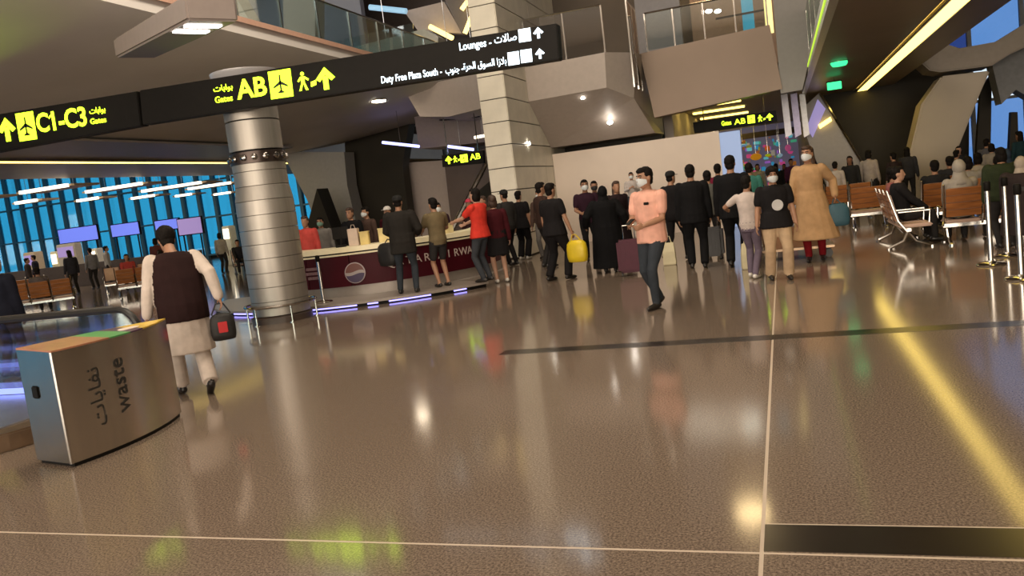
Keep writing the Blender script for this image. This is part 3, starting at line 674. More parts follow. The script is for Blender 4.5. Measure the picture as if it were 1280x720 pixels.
# ================================================================ waste bin
BIN_H = .90
side = []
P0, P1, P2, P3 = Vector((-5.70, 4.53)), Vector((-5.22, 4.42)), Vector((-5.40, 5.80)), Vector((-5.78, 5.66))
def bow(a, b, k, n):
    d = b - a; nr = Vector((d.y, -d.x)).normalized()
    return [a + d * (i / n) + nr * (k * 4 * (i / n) * (1 - i / n)) for i in range(n + 1)]
outer = [P0] + bow(P1, P2, .13, 12)
inner = bow(P2, P0, .05, 6)[1:-1]
plan = outer + inner
t = thing('waste_bin', 'brushed steel waste bin with bowed side and coloured slanted lid', 'bin', (-5.45, 5.1, 0))
def zt(p): return BIN_H + .025 * max(0, min(1, (-5.2 - p.x) / .5))
cen = sum(plan, Vector((0, 0))) / len(plan)
rings = [[Vector((p.x, p.y, z)) for p in plan] for z in (.03, .035)] + [[Vector((p.x, p.y, zt(p) - .012)) for p in plan]]
BINST = mat('bin_steel', (.60, .56, .50), .22, 1.0, noise=.06, nscale=18, stretch=(1, 1, .03))
MB().loft(rings).build('body', BINST, t, smooth=True)
MB().loft([[Vector((cen.x + (p.x - cen.x) * .96, cen.y + (p.y - cen.y) * .96, z)) for p in plan] for z in (0, .03)]).build('plinth', BLACK, t)
# lid: coloured segments cut along the length
LID = [(.0, .36, (.45, .20, .12), 'lid_panel'), (.36, .52, (.12, .42, .14), 'lid_panel'), (.52, .66, (.12, .06, .12), 'lid_panel'), (.66, 1.0, (.85, .58, .08), 'lid_panel')]
def edge(pt, u):   # outer or inner edge at fraction u along Y
    y = 4.46 + u * 1.34
    best = min(pt, key=lambda q: abs(q.y - y)); return best
oo = bow(P1, P2, .13, 40); ii = bow(P2, P0, .05, 40)[::-1]
for a, b, c, nm in LID:
    ys = [a + (b - a) * k / 6 for k in range(7)]
    q1 = [oo[int(round(40 * u))] for u in ys]; q2 = [ii[int(round(40 * u))] for u in ys][::-1]
    pl2 = [Vector((p.x, p.y, zt(p) - .011)) for p in q1 + q2]
    MB().prism(pl2, (0, 0, .012)).build(nm, mat('lid_%d' % int(a * 100), c, .3, noise=.15, nscale=6), t)
pc = oo[25] * .6 + ii[25] * .4
MB().lathe((pc.x, pc.y, zt(pc)), [(.10, 0), (.10, .006), (.02, .008)], 20, sx=.7).build('pale_sticker', PLASTER, t)
# slot in the end face
d01 = (P1 - P0).normalized(); nrm = Vector((d01.y, -d01.x, 0)); cm = P0 + (P1 - P0) * .36
Mf = Matrix(((d01.x, 0 + -nrm.x, 0, cm.x), (d01.y, -nrm.y, 0, cm.y), (0, 0, 1, .58), (0, 0, 0, 1)))
b = MB().span(-.045, .045, -.012, .006, -.05, .05).build('latch_hole', BLACK, t, bevel=.01); b.data.transform(Mf)
MB().span(P1.x - .012, P1.x + .008, P1.y - .006, P1.y + .012, .03, BIN_H - .01).build('corner_edge', CHROME, t)
# lettering bent on to the bowed side
def side_text(body, u, zc, length, hgt):
    i = int(u * 12); a_, b_ = bow(P1, P2, .13, 12)[i:i + 2]; d_ = (b_ - a_).normalized(); n_ = Vector((d_.y, -d_.x)); c_ = a_ + (b_ - a_) * .5
    o = text_obj('lettering', body, 1, mat('print_black', (.03, .028, .025), .5), t, Matrix.Identity(4), .002)
    xs = [v.co.x for v in o.data.vertices]; ysv = [v.co.y for v in o.data.vertices]
    o.data.transform(Matrix.Translation((-(max(xs) + min(xs)) / 2, -(max(ysv) + min(ysv)) / 2, 0)))
    o.data.transform(Matrix.Diagonal((length / (max(xs) - min(xs)), hgt / (max(ysv) - min(ysv)), 1, 1)))
    # reads bottom to top: text x -> +z, text y -> backwards along the side, text normal -> outwards
    o.data.transform(Matrix(((0, -d_.x, n_.x, c_.x + n_.x * .004), (0, -d_.y, n_.y, c_.y + n_.y * .004), (1, 0, 0, zc), (0, 0, 0, 1))))
side_text(ar('\uFEE7\uFED4\uFE8E\uFEF3\uFE8E\uFE95'), .18, .47, .46, .14)
side_text('waste', .36, .50, .44, .115)

# ================================================================ moving walkway end
t = thing('moving_walkway', 'end of a moving walkway with glass sides and black handrails', 'walkway', (-8, 5.6, 0))
MB().prism([(-16, 4.62, 0), (-6.6, 4.62, 0)] + [(-6.6 + .3 * math.sin(R(a)), 5.24 - .62 * math.cos(R(a)), 0) for a in range(10, 91, 10)] + [(-6.3, 6.55, 0), (-16, 6.55, 0)], (0, 0, .16)).build('base_skirt', mat('bronze_skirt', (.34, .24, .16), .3, .8, noise=.1), t, bevel=.015)
MB().span(-15.9, -6.6, 4.95, 6.2, .16, .175).build('comb_plate', mat('pale_comb', (.55, .60, .75), .25, .8, noise=.1), t)
for y in (4.78, 6.38):
    xe = -6.42 if y < 5.5 else -6.28
    MB().prism([(-16, y, .16), (xe - .18, y, .16), (xe - .04, y, .45), (xe - .05, y, .75), (xe - .2, y, .93), (-16, y, .93)], (0, .02, 0)).build('glass_side', GLASS, t)
    loop = [(-16, y + .01, .97)] + [(xe - .25, y + .01, .97)]
    for k in range(1, 10):
        a = math.pi / 2 - math.pi * k / 9
        loop.append((xe - .25 + .26 * math.cos(a), y + .01, .62 + .35 * math.sin(a)))
    loop += [(xe - .45, y + .01, .24)]
    MB().tube(loop, .035, 8).build('handrail', RUBBER, t, smooth=True)
    MB().tube([(-16, y + .01, 1.008), (xe - .3, y + .01, 1.008)], .008, 5).build('rail_highlight_strip', CHROME, t)

for y in (4.93, 6.23):
    MB().span(-15.9, -6.75, y - .012, y + .012, .18, .24).build('blue_fill_strip', glow('blue_fill_glow', (.25, .32, 1.0), 1.5), t)  # added glowing strips that give deck and bin end a blue sheen
t['label'] = 'end of a moving walkway with glass sides right behind the steel bin'
t2 = copy_tree(t); t2.location = (-9.2, 3.0, 0); t2['label'] = 'added second walkway lane with blue fill strips, there to tint the bin end'  # lane out of view, added so the bin end mirrors blue

# ================================================================ round island counter on a lit platform
CC = Vector((-8.6, 16.2, 0))
t = thing('platform', 'round low platform edged with violet light under the island counter', 'platform', CC)
def sector(r0, r1, z0, z1, a0, a1, name, mt, n=48):
    rr = []
    for k in range(n + 1):
        a = a0 + (a1 - a0) * k / n; c, s = math.cos(a), math.sin(a)
        rr.append([CC + Vector((c * r0, s * r0, z0)), CC + Vector((c * r1, s * r1, z0)), CC + Vector((c * r1, s * r1, z1)), CC + Vector((c * r0, s * r0, z1))])
    return MB().loft(rr).build(name, mt, t, smooth=True)
sector(.3, 3.70, 0, .06, R(-165), R(-33), 'deck_base', BLACK); sector(.3, 3.79, .06, .105, R(-165), R(-33), 'deck', mat('grey_deck', (.30, .26, .23), .3, noise=.1, nscale=30)); sector(.3, 2.75, 0, .105, R(-33), R(195), 'deck_back', mat('grey_deck', (0, 0, 0)))
for a0, a1 in ((-118, -72), (-69, -66), (-63, -51), (-44, -40)): sector(3.70, 3.72, .022, .044, R(a0), R(a1), 'light_strip', glow('violet_led', (.30, .28, 1.0), 3), 16)
counter = thing('island_counter', 'round burgundy service counter with a cream top on the lit platform', 'counter', CC)
t = counter
BURG = mat('burgundy_panel', (.06, .004, .010), .45, noise=.15, nscale=2, spec=.15)
A0, A1 = R(-160), R(25)
def arc_wall(r0, r1, z0, z1, name, mt, a0=A0, a1=A1, n=40, parent=None):
    b = MB(); rr = []
    for k in range(n + 1):
        a = a0 + (a1 - a0) * k / n; c, s = math.cos(a), math.sin(a)
        rr.append([CC + Vector((c * r0, s * r0, z0)), CC + Vector((c * r1, s * r1, z0)), CC + Vector((c * r1, s * r1, z1)), CC + Vector((c * r0, s * r0, z1))])
    return b.loft(rr).build(name, mt, parent or counter, smooth=True)
arc_wall(2.45, 2.60, .105, .30, 'kick_plate', mat('grey_kick', (.34, .30, .27), .4, .3, noise=.05))
NP = 9
for k in range(NP):
    a = A0 + (A1 - A0) * k / NP; arc_wall(2.48, 2.64, .30, .905, 'front_panel', BURG, a + .003, a + (A1 - A0) / NP - .003, 6)
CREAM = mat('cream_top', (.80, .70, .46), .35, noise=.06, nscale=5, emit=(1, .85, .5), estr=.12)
arc_wall(2.45, 2.67, .905, .938, 'lower_band', CREAM)
arc_wall(2.45, 2.655, .938, .968, 'black_reveal', BLACK)
arc_wall(1.95, 2.72, .968, 1.06, 'counter_top', CREAM)
arc_wall(2.0, 2.10, .105, .98, 'inner_panel', mat('grey_kick', (0, 0, 0)))
def on_counter(px, py, r=2.655):
    d = ray(px, py)
    # meet the cylinder of radius r about CC
    ox, oy = EYE.x - CC.x, EYE.y - CC.y
    A_, B_, C_ = d.x ** 2 + d.y ** 2, 2 * (ox * d.x + oy * d.y), ox * ox + oy * oy - r * r
    s = (-B_ - math.sqrt(max(B_ * B_ - 4 * A_ * C_, 0))) / (2 * A_); return EYE + d * s
PALE = mat('pale_lettering', (.62, .52, .48), .4, noise=.05)
def on_face(o, p, ang):
    n_ = Vector((p.x - CC.x, p.y - CC.y, 0)).normalized(); x_ = Vector((-n_.y, n_.x, 0))
    o.data.transform(Matrix(((x_.x, 0, n_.x, p.x), (x_.y, 0, n_.y, p.y), (0, 1, 0, p.z), (0, 0, 0, 1))))
pq, pr_ = on_counter(489, 336), on_counter(535, 329)
def ang(p): return math.atan2(p.y - CC.y, p.x - CC.x)
da = (ang(pr_) - ang(pq)) / 4
for k, ch in enumerate('QATAR AIRWAYS'):
    if ch == ' ': continue
    a = ang(pq) + da * (k if k < 5 else k - .35); p = CC + Vector((math.cos(a) * 2.648, math.sin(a) * 2.648, .66))
    o = text_obj('letter', ch, .26 if k == 0 else .22, PALE, counter, Matrix.Identity(4), .004); on_face(o, p, a)
# round tri-colour emblem
p = on_counter(444, 341); em = MB().lathe((0, 0, 0), [(.19, 0), (.205, .004), (.205, .012), (.19, .016)], 32).build('emblem_ring', mat('emblem_pale', (.42, .34, .36), .4), counter); on_face(em, p, 0)
def band(y0, y1, mt, nm, wav):
    n = 16; lo = []; hi = []
    for k in range(n + 1):
        x = -.185 + .37 * k / n; q = math.sqrt(max(.187 ** 2 - x * x, 0)); w = wav * math.sin(x * 14)
        lo.append((x, max(-q, min(q, y0 + w)), .0165)); hi.append((x, max(-q, min(q, y1 + w)), .0165))
    o = MB().prism(lo + hi[::-1], (0, 0, .006)).build(nm, mt, counter); on_face(o, p, 0)
band(.03, .2, mat('emblem_top', (.16, .06, .05), .4), 'emblem_band', .02); band(-.03, .03, mat('emblem_white', (.38, .33, .32), .4), 'emblem_band', .02); band(-.2, -.03, mat('emblem_blue', (.055, .035, .09), .4), 'emblem_band', .02)
# pale two-line mark at the left
p = on_counter(392, 341)
for zz, w in ((.07, .34), (-.02, .38), (-.11, .30)):
    o = MB().span(-w / 2, w / 2, zz - .028, zz + .028, 0, .008).build('pale_mark', mat('faded_print', (.22, .12, .13), .5, noise=.3, nscale=20), counter); on_face(o, p, 0)
# things on the counter top
def on_top(px, py, z=1.06): return onz(px, py, z)
BOXM = mat('kraft_card', (.62, .50, .26), .6, noise=.1)
for k, (px, py, w, h, c, lab) in enumerate(((443, 300, .20, .34, (.62, .50, .42), 'tan paper bag on the cream counter top'), (456, 297, .17, .24, (.70, .56, .22), 'yellow card box on the counter beside the tan bag'), (480, 294, .22, .26, (.74, .62, .30), 'wide yellow card box on the counter near the white capped person'), (560, 292, .2, .18, (.72, .62, .36), 'small cream box on the counter behind the olive shirt person'))):
    p = on_counter(px, py, 2.3); a = math.atan2(p.y - CC.y, p.x - CC.x); rr = 2.3; q = CC + Vector((math.cos(a) * rr, math.sin(a) * rr, 1.06))
    r_ = thing('counter_box' if k else 'paper_bag', lab, 'box' if k else 'bag', q)
    mt = mat('card_%d' % k, c, .6, noise=.1)
    MB().box(q + Vector((0, 0, h / 2)), (w, .16, h), a + R(90)).build('body', mt, r_, bevel=.008)
    if k == 0: 
        for s in (-.05, .05): MB().tube([q + Vector((s, 0, h)), q + Vector((s * .6, 0, h + .07)), q + Vector((-s * .2, 0, h + .07))], .006, 5).build('handle', mt, r_)
    else: MB().box(q + Vector((0, 0, h + .008)), (w + .015, .175, .02), a + R(90)).build('lid', mt, r_)
q = CC + Vector((2.25 * math.cos(R(-84)), 2.25 * math.sin(R(-84)), 1.06))
r_ = thing('terminal', 'dark point of sale terminal on the counter top', 'terminal', q)
MB().box(q + Vector((0, 0, .02)), (.2, .2, .04), R(20)).build('stand_base', BLACK, r_, bevel=.01); MB().tube([q + Vector((0, 0, .03)), q + Vector((0, .03, .2))], .02).build('stem', BLACK, r_)
MB().box(q + Vector((0, .03, .28)), (.32, .03, .24), R(20)).build('screen', BLACK, r_, bevel=.01)

# ================================================================ belt stanchions
def stanchion(p, label, h=1.0, belt=None):
    t = thing('belt_stanchion', label, 'stanchion', p)
    MB().lathe(p, [(.17, 0), (.175, .012), (.15, .03), (.04, .045), (.033, .06)], 28).build('base', CHROME, t, smooth=True)
    MB().lathe(p, [(.032, .045), (.032, h - .1)], 18).build('post', CHROME, t, smooth=True)
    MB().lathe(p, [(.034, h - .11), (.042, h - .1), (.042, h), (.03, h + .012)], 18).build('belt_head', BLACK, t, smooth=True)
    if belt is not None:
        MB().box((p + belt) / 2 + Vector((0, 0, h - .05)), ((belt - p).length, .004, .048), math.atan2((belt - p).y, (belt - p).x)).build('belt', RUBBER, t)
    return t
def ground(px, py, z=0): return onz(px, py, z)
b1, b2 = ground(1239, 331), ground(1277, 349)
stanchion(b1, 'chrome belt stanchion by the wooden seats, right beside its twin', 1.06)
stanchion(b2, 'chrome belt stanchion standing apart from the wooden seats', 1.06, Vector((b2.x + 1.6, b2.y + .25, 0)))
pc_ = ground(405, 378, .105)
stanchion(Vector((pc_.x, pc_.y, .105)), 'slim stanchion on the lit platform before the counter', .88)
stanchion(ground(1246, 331) + Vector((.3, .75, 0)), 'chrome stanchion just behind its twin near the seats', 1.06)

# ================================================================ bench seats
SEATW = mat('chestnut_wood', (.34, .125, .036), .35, noise=.3, nscale=3, stretch=(1, 1, 8), coat=.3)
SEATP = mat('pink_beige_leather', (.55, .38, .30), .5, noise=.06)
SEATD = mat('dark_leather', (.03, .022, .02), .45, noise=.1)
def bench(loc, rz, n, label, group=None, inner=SEATP, w=.56):
    t = thing('bench_seat', label, 'seat', loc, group, True, rz)
    W = n * w
    MB().span(-W / 2, W / 2, .02, .10, .27, .33).build('beam', CHROME, t, bevel=.01)
    for s in (-W / 2 + .06, W / 2 - .06):
        MB().tube([(s, -.28, .025), (s, -.05, .12), (s, .06, .28)], .026, 8).tube([(s, .36, .025), (s, .14, .12), (s, .06, .28)], .026, 8).build('leg', CHROME, t, smooth=True)
        for yy in (-.28, .36): MB().cyl((s, yy, 0), .04, .025, 10).build('foot', CHROME, t)
    for k in range(n):
        x = -W / 2 + (k + .5) * w
        MB().span(x - w / 2 + .03, x + w / 2 - .03, -.30, .20, .335, .39).build('seat', inner, t, bevel=.02)
        # back: local -y is the sitter's front, the back leans towards +y
        Mb = Matrix.Translation((x, .22, .44)) @ Matrix.Rotation(R(-14), 4, 'X')
        for q in range(4):
            o = MB().span(-w / 2 + .03, w / 2 - .03, -.005, .022, .01 + q * .118, .118 + q * .118).build('back_slat', SEATW, t, bevel=.006); o.data.transform(Mb)
        o = MB().span(-w / 2 + .04, w / 2 - .04, -.045, -.006, .0, .47).build('back_cushion', inner, t, bevel=.02); o.data.transform(Mb)
    for k in range(n + 1):
        x = -W / 2 + k * w
        MB().tube([(x, -.24, .40), (x, -.26, .60), (x, .20, .60)], .016, 6).build('armrest', CHROME, t)
        MB().tube([(x, .10, .30), (x, .21, .46), (x, .35, .97)], .018, 6).build('back_upright', CHROME, t)
    return t
bench((1.72, 19.3, 0), R(180), 1, 'single chestnut seat standing alone past the mustard dress walker', w=.75)
bench((1.92, 15.2, 0), R(90), 3, 'row of chestnut seats seen end on, pink beige cushions inside')
bench((3.22, 14.6, 0), R(180), 3, 'row of chestnut seats with slatted backs turned this way behind the stanchions')
bench((1.55, 22.6, 0), R(180), 2, 'distant pair of chestnut seats behind the single seat')
bench((3.6, 17.4, 0), R(180), 4, 'long row of chestnut seats hidden behind the hooded sitter')
bench((4.4, 20.5, 0), R(180), 4, 'long row of chestnut seats in front of the leaning pier')
for k, (x, y, n) in enumerate(((-20.9, 17.4, 4), (-19.3, 20.6, 4), (-22.3, 23.0, 4), (-19.8, 26.5, 3), (-25.5, 20.5, 4))):
    bench((x, y, 0), R((222, 222, 42, 42, 222)[k]), n, ('row of chestnut seats beside the dark jacketed figure', 'row of chestnut seats behind the walkway handrail', 'row of seats facing the chestnut backs in the left lounge', 'row of chestnut seats between the vest wearer and the totem', 'farthest left row of seats under the hanging screens')[k])

# ================================================================ screens, kiosks in the left lounge
SCR = glow('screen_blue', (.16, .22, .85), .8); SCR2 = glow('screen_mauve', (.38, .28, .6), .6)
def screen(px0, py0, px1, py1, Y, h, mt, lab):
    a, b = at(px0, py0, Y), at(px1, py1, Y); z = max(a.z, b.z)
    t = thing('display_screen', lab, 'screen', ((a.x + b.x) / 2, Y, 0))
    MB().span(a.x - .05, b.x + .05, Y + .01, Y + .12, z - h - .05, z + .05).build('bezel', BLACK, t, bevel=.01)
    MB().span(a.x, b.x, Y, Y + .015, z - h, z).build('panel', mt, t)
    for x in (a.x + .2, b.x - .2): MB().tube([(x, Y + .08, 0), (x, Y + .08, z)], .04, 8).build('post', BLACK, t)
screen(72, 288, 120, 283, 34, .75, SCR, 'wide blue information screen on posts beside the mauve one, leftmost of three')
screen(138, 282, 172, 278, 34, .62, SCR, 'blue information screen in the middle of three')
screen(193, 277, 222, 273, 34, .5, SCR, 'small blue information screen above the vest wearer')
screen(221, 275, 250, 271, 33.5, .8, SCR2, 'mauve advertising screen above the vest wearer')
for k, (px, py, w, h, c) in enumerate(((38, 330, .8, 1.5, (.62, .52, .36)), (84, 325, 1.2, 1.7, (.60, .56, .47)), (68, 325, .5, 1.4, (.9, .85, .6)), (116, 318, .5, 1.3, (.92, .9, .75)), (284, 300, .5, 1.6, (.85, .85, .7)))):
    p = onz(px, py + 24, .0); Y = 30 + k
    q = at(px, py, Y)
    t = thing('kiosk', ('tan check kiosk before the blue wall', 'pale double kiosk under the blue screen', 'slim cream lit kiosk between the two kiosks', 'bright cream kiosk lamp stand in the lounge', 'cream kiosk beside the steel totem')[k], 'kiosk', (q.x, Y, 0))
    MB().span(q.x - w / 2, q.x + w / 2, Y, Y + .5, 0, h + .4).build('body', mat('kiosk_%d' % k, c, .5, noise=.05), t, bevel=.04)
    MB().span(q.x - w / 2 + .08, q.x + w / 2 - .08, Y - .02, Y, h - .25, h + .25).build('screen', SCR2 if k < 2 else WHITELIGHT, t)
o = MB().span(-46, -24.5, 28.9, 29.2, 0, 1.05).build('counter_partition', mat('dark_umber', (0, 0, 0)), bevel=.02); tag(o, 'long low dark partition across the left lounge', 'partition')
# ================================================================ people
def cloth(name, c, rough=.85):
    q = mat('cloth_' + name, c, rough, noise=.12, nscale=9, bump=.25, bscale=14); q.node_tree.nodes['Principled BSDF'].inputs['Specular IOR Level'].default_value = .12; return q
SKIN = {'tan': mat('skin_tan', (.36, .19, .115), .5, noise=.06, nscale=12), 'brown': mat('skin_brown', (.22, .105, .06), .5, noise=.06, nscale=12), 'fair': mat('skin_fair', (.50, .29, .20), .5, noise=.06, nscale=12)}
HAIR = mat('hair_black', (.009, .007, .006), .7, noise=.3, nscale=40, bump=.5, bscale=60, spec=.12)
HAIRB = mat('hair_brown', (.05, .025, .015), .55, noise=.3, nscale=40, bump=.5, bscale=60)
MASK = mat('surgical_mask', (.62, .66, .68), .7, noise=.04)
MASKD = mat('dark_mask', (.02, .02, .022), .7, noise=.04)
SHOE = mat('shoe_black', (.015, .013, .012), .4, noise=.1)
SHOEW = mat('shoe_white', (.65, .62, .58), .5, noise=.05)
EYEM = mat('eye_dark', (.02, .015, .012), .2)
def ik(A, T, l1, l2, pole):
    A, T = Vector(A), Vector(T); d = T - A; L = min(d.length, (l1 + l2) * .995)
    if d.length < 1e-6: d = Vector((0, 0, -1))
    u = d.normalized(); T = A + u * L
    a = (l1 * l1 - l2 * l2 + L * L) / (2 * L); h = math.sqrt(max(l1 * l1 - a * a, 0))
    p = Vector(pole); p = p - u * p.dot(u); p = p.normalized() if p.length > 1e-6 else Vector((0, 1, 0))
    return A + u * a + p * h, T
def eli(c, rx, ry, n=16, tilt=0.0):
    return [Vector((c[0] + math.cos(2 * math.pi * k / n) * rx, c[1] + math.sin(2 * math.pi * k / n) * ry, c[2] + math.sin(2 * math.pi * k / n) * ry * tilt)) for k in range(n)]

BODY_CACHE = {}
def body_mesh(key, spec, voxel):
    """one continuous figure; local -y is the front, z up, 1.75 m tall before scaling"""
    S = spec; b = MB()
    lean = S.get('lean', 0.0); sl = S.get('side', 0.0); sit = S.get('sit', False); st = S.get('stout', 1.0)
    hz = .93 if not sit else .52
    def T(x, y, z):      # torso lean about the hips
        k = max(0, z - hz); return Vector((x + sl * k, y - lean * k, z))
    dz = hz - .93
    # regions: 0 skin 1 top 2 bottom 3 shoe 4 extra
    top, bot, shoe = 1, 2, 3
    sleeve = S.get('sleeve', 'short')
    g = S.get('bulk', 0.012)
    rings = []
    hem = S.get('hem', .86)
    prof = [(.84, .135, .105, 2), (.93, .17, .118, 2), (1.02, .155, .108, 1), (1.12, .155, .108, 1), (1.24, .172, .115, 1), (1.34, .188, .115, 1), (1.41, .182, .10, 1), (1.45, .13, .085, 1), (1.475, .075, .068, 1)]
    fem = S.get('female', False)
    for z, rx, ry, rg in prof:
        if fem: rx *= .93 if z > 1.2 else 1.02
        rings.append(eli(T(0, .005, z + dz), (rx + g) * st, (ry + g) * (st * 1.04)))
    b.loft(rings, top)
    if st > 1.08: b.ell(T(0, -.05, 1.04 + dz), (.15 * st, .13 * st, .16), mi=top)
    b.loft([eli(T(0, .01, .80 + dz if not sit else .43), .14 * st, .115 * st), eli(T(0, .01, .97 + dz), .172 * st, .125 * st)], bot)
    if hem < .86 and not sit:      # long coat / kurta / robe / skirt falling from the waist
        fl_ = S.get('flare', .05); n = 5; rr = []; rg = S.get('hem_region', top)
        fo = S.get('hem_shift', (0, 0))
        for i in range(n + 1):
            z = 1.06 + (hem - 1.06) * i / n; q = i / n
            rr.append(eli((T(0, 0, z).x + fo[0] * q, fo[1] * q - .002, z), (.168 + g + fl_ * q) * st, (.118 + g + fl_ * S.get('depth', .9) * q) * st))
        b.loft(rr, rg)
    # neck, head
    nk = S.get('head_fwd', 0.0)
    b.tube([T(0, .01, 1.44 + dz), T(0, -.005 - nk * .5, 1.54 + dz)], [.06, .054], 12, mi=0)
    hc = T(0, -.02 - nk, 1.635 + dz - nk * .25)
    hy, hp = S.get('head_yaw', 0.0), S.get('head_pitch', 0.0)
    HM = Matrix.Rotation(R(hy), 3, 'Z') @ Matrix.Rotation(R(hp), 3, 'X')
    def Hd(x, y, z): return hc + HM @ Vector((x, y, z))
    hr = []
    for z, rx, ry, oy in ((-.125, .025, .03, -.045), (-.115, .045, .05, -.035), (-.09, .058, .072, -.022), (-.05, .068, .088, -.008), (0, .076, .096, .0), (.05, .076, .098, .004), (.09, .062, .08, .006), (.11, .038, .05, .008), (.118, .012, .016, .008)):
        hr.append([Hd(p.x, p.y, p.z) for p in eli((0, oy, z), rx, ry)])
    b.loft(hr, 0)
    b.tube([Hd(0, -.094, .022), Hd(0, -.112, -.018), Hd(0, -.116, -.03)], [.009, .013, .015], 8, mi=0, round_ends=True)      # nose
    b.tube([Hd(-.022, -.092, -.068), Hd(0, -.098, -.066), Hd(.022, -.092, -.068)], .010, 6, mi=0, round_ends=True)             # mouth
    for s in (-1, 1): b.ell(Hd(s * .077, .012, -.012), (.012, .022, .034), 8, 6, 0)
    # arms
    hands = S.get('hands', {}); info = {'head': hc, 'HM': HM, 'hand': {}}
    for s, nm in ((-1, 'R'), (1, 'L')):
        sh = T(s * .185 * (st if st > 1 else 1) * (.94 if fem else 1), .005, 1.40 + dz)
        tgt = hands.get(nm, (s * .25, -.03, .86))
        tgt = Vector(tgt) if nm in hands else T(s * .26, -.05, .86 + dz) if not sit else Vector((s * .16, -.34, .60))
        el, wr = ik(sh, tgt, .285, .255, S.get('pole' + nm, (s * .5, .8, -.3)))
        ag = g * .8
        up = 1 if sleeve != 'none' else 0; lo_ = S.get('sleeve_region', 1) if sleeve == 'long' else 0
        if S.get('sleeve_region'): up = S['sleeve_region']
        mid = sh.lerp(el, .62)
        b.tube([sh, sh.lerp(el, .3), mid], [.058 + ag, .056 + ag, .05 + ag], 10, mi=up, round_ends=True)
        b.tube([mid, el, el.lerp(wr, .4), wr], [.045 + (ag if sleeve == 'long' else 0), .041 + (ag if sleeve == 'long' else 0), .040 + (ag if sleeve == 'long' else 0), .030 + (ag if sleeve == 'long' else 0)], 10, mi=lo_, round_ends=True)
        b.tube([el.lerp(wr, .93), wr + (wr - el).normalized() * .015], [.027, .026], 8, mi=0)
        f = (wr - el).normalized(); 
        inw = Vector((-s, 0, 0)); inw = (inw - f * inw.dot(f)); inw = inw.normalized() if inw.length > .1 else Vector((0, 0, -1))
        fr = f.cross(inw) * s; fr.normalize()       # thumb side roughly forwards
        if fr.y > .2: fr = -fr
        pc = wr + f * .055
        b.ell(pc, (.016, .040, .052), 10, 6, 0, Matrix((inw, fr, f)).transposed())
        curl = S.get('curl' + nm, .35)
        for q in range(4):
            base = wr + f * .092 + fr * (.030 - .020 * q); L_ = (.066, .076, .070, .054)[q]
            d1 = (f * math.cos(curl) + inw * math.sin(curl)).normalized(); d2 = (f * math.cos(curl * 2.4) + inw * math.sin(curl * 2.4)).normalized()
            b.tube([base, base + d1 * L_ * .5, base + d1 * L_ * .5 + d2 * L_ * .5], [.0095, .009, .0075], 6, mi=0, round_ends=True)
        th = wr + f * .03 + fr * .030; d1 = (fr * .75 + f * .6 + inw * .25).normalized()
        b.tube([th, th + d1 * .035, th + d1 * .035 + (f * .8 + fr * .25 + inw * .4).normalized() * .032], [.013, .011, .009], 6, mi=0, round_ends=True)
        info['hand'][nm] = wr + f * .085 + inw * .02
    # legs
    feet = S.get('feet', {})
    cut = S.get('shorts', 0.0)
    lg = S.get('leg_bulk', .012)
    for s, nm in ((-1, 'R'), (1, 'L')):
        if sit:
            hip, kn, an = Vector((s * .10, -.03, .50)), Vector((s * .12, -.45, .52)), Vector((s * .12, -.47, .09))
            kn += Vector(S.get('knee_off', (0, 0, 0))); toe = 0.0; lift = 0
        else:
            hip = T(s * .09 * st, 0, .90)
            fx, fy, fz, toe = feet.get(nm, (s * .10, 0.0, 0.0, 0.0))
            an = Vector((fx, fy + .03, .085 + fz)); kn, an2 = ik(hip, an, .435, .425, S.get('kneepole', (s * .1, -1, 0)))
        sk = 0 if cut else bot
        b.tube([hip, hip.lerp(kn, .35), hip.lerp(kn, .75)], [(.088 + lg) * min(st, 1.15), (.080 + lg) * min(st, 1.15), .062 + lg], 12, mi=bot, round_ends=True)
        b.tube([hip.lerp(kn, .7), kn, kn.lerp(an, .3), kn.lerp(an, .8), an], [.058 + (0 if cut else lg), .053 + (0 if cut else lg), .054 + (0 if cut else lg), .038 + (0 if cut else lg * 1.5), .034 + (0 if cut else lg * 1.6)], 12, mi=sk)
        cy, sy_ = math.cos(toe), math.sin(toe)       # toe pitch: positive lifts the heel
        def ft(y, z): return an + Vector((s * .012 * (-y * 3), y * cy + z * sy_ * 0, z - .0)) + Vector((0, 0, (y * sy_)))
        b.tube([ft(.045, -.040), ft(0, -.038), ft(-.08, -.048), ft(-.15, -.054), ft(-.19, -.058)], [.038, .043, .038, .034, .022], 10, mi=shoe, round_ends=True)
        b.tube([an, ft(0, -.03)], [.042, .042], 10, mi=shoe if S.get('boots') else sk if not cut else 0)
    for v in S.get('extra', []): v(b, T)
    me = b.mesh('src')
    src_mi = list(b.mi); polys = [tuple(p.vertices) for p in me.polygons]; verts = [v.co.copy() for v in me.vertices]
    mi_ok = [p.material_index for p in me.polygons]
    bvh = BVHTree.FromPolygons(verts, polys)
    ob = bpy.data.objects.new('tmp', me); COL.objects.link(ob)
    m1 = ob.modifiers.new('r', 'REMESH'); m1.mode = 'VOXEL'; m1.voxel_size = voxel; m1.use_smooth_shade = True
    m2 = ob.modifiers.new('s', 'SMOOTH'); m2.factor = .5; m2.iterations = 2
    dg = bpy.context.evaluated_depsgraph_get(); dg.update()
    out = bpy.data.meshes.new_from_object(ob.evaluated_get(dg))
    bpy.data.objects.remove(ob); bpy.data.meshes.remove(me)
    mis = []
    for p in out.polygons:
        hit = bvh.find_nearest(p.center); mis.append(mi_ok[hit[2]] if hit[2] is not None else 1)
    out.materials.clear()
    for _ in range(5): out.materials.append(None)
    out.polygons.foreach_set('material_index', mis)
    out.polygons.foreach_set('use_smooth', [True] * len(out.polygons))
    out.name = 'person_body'
    return out, info

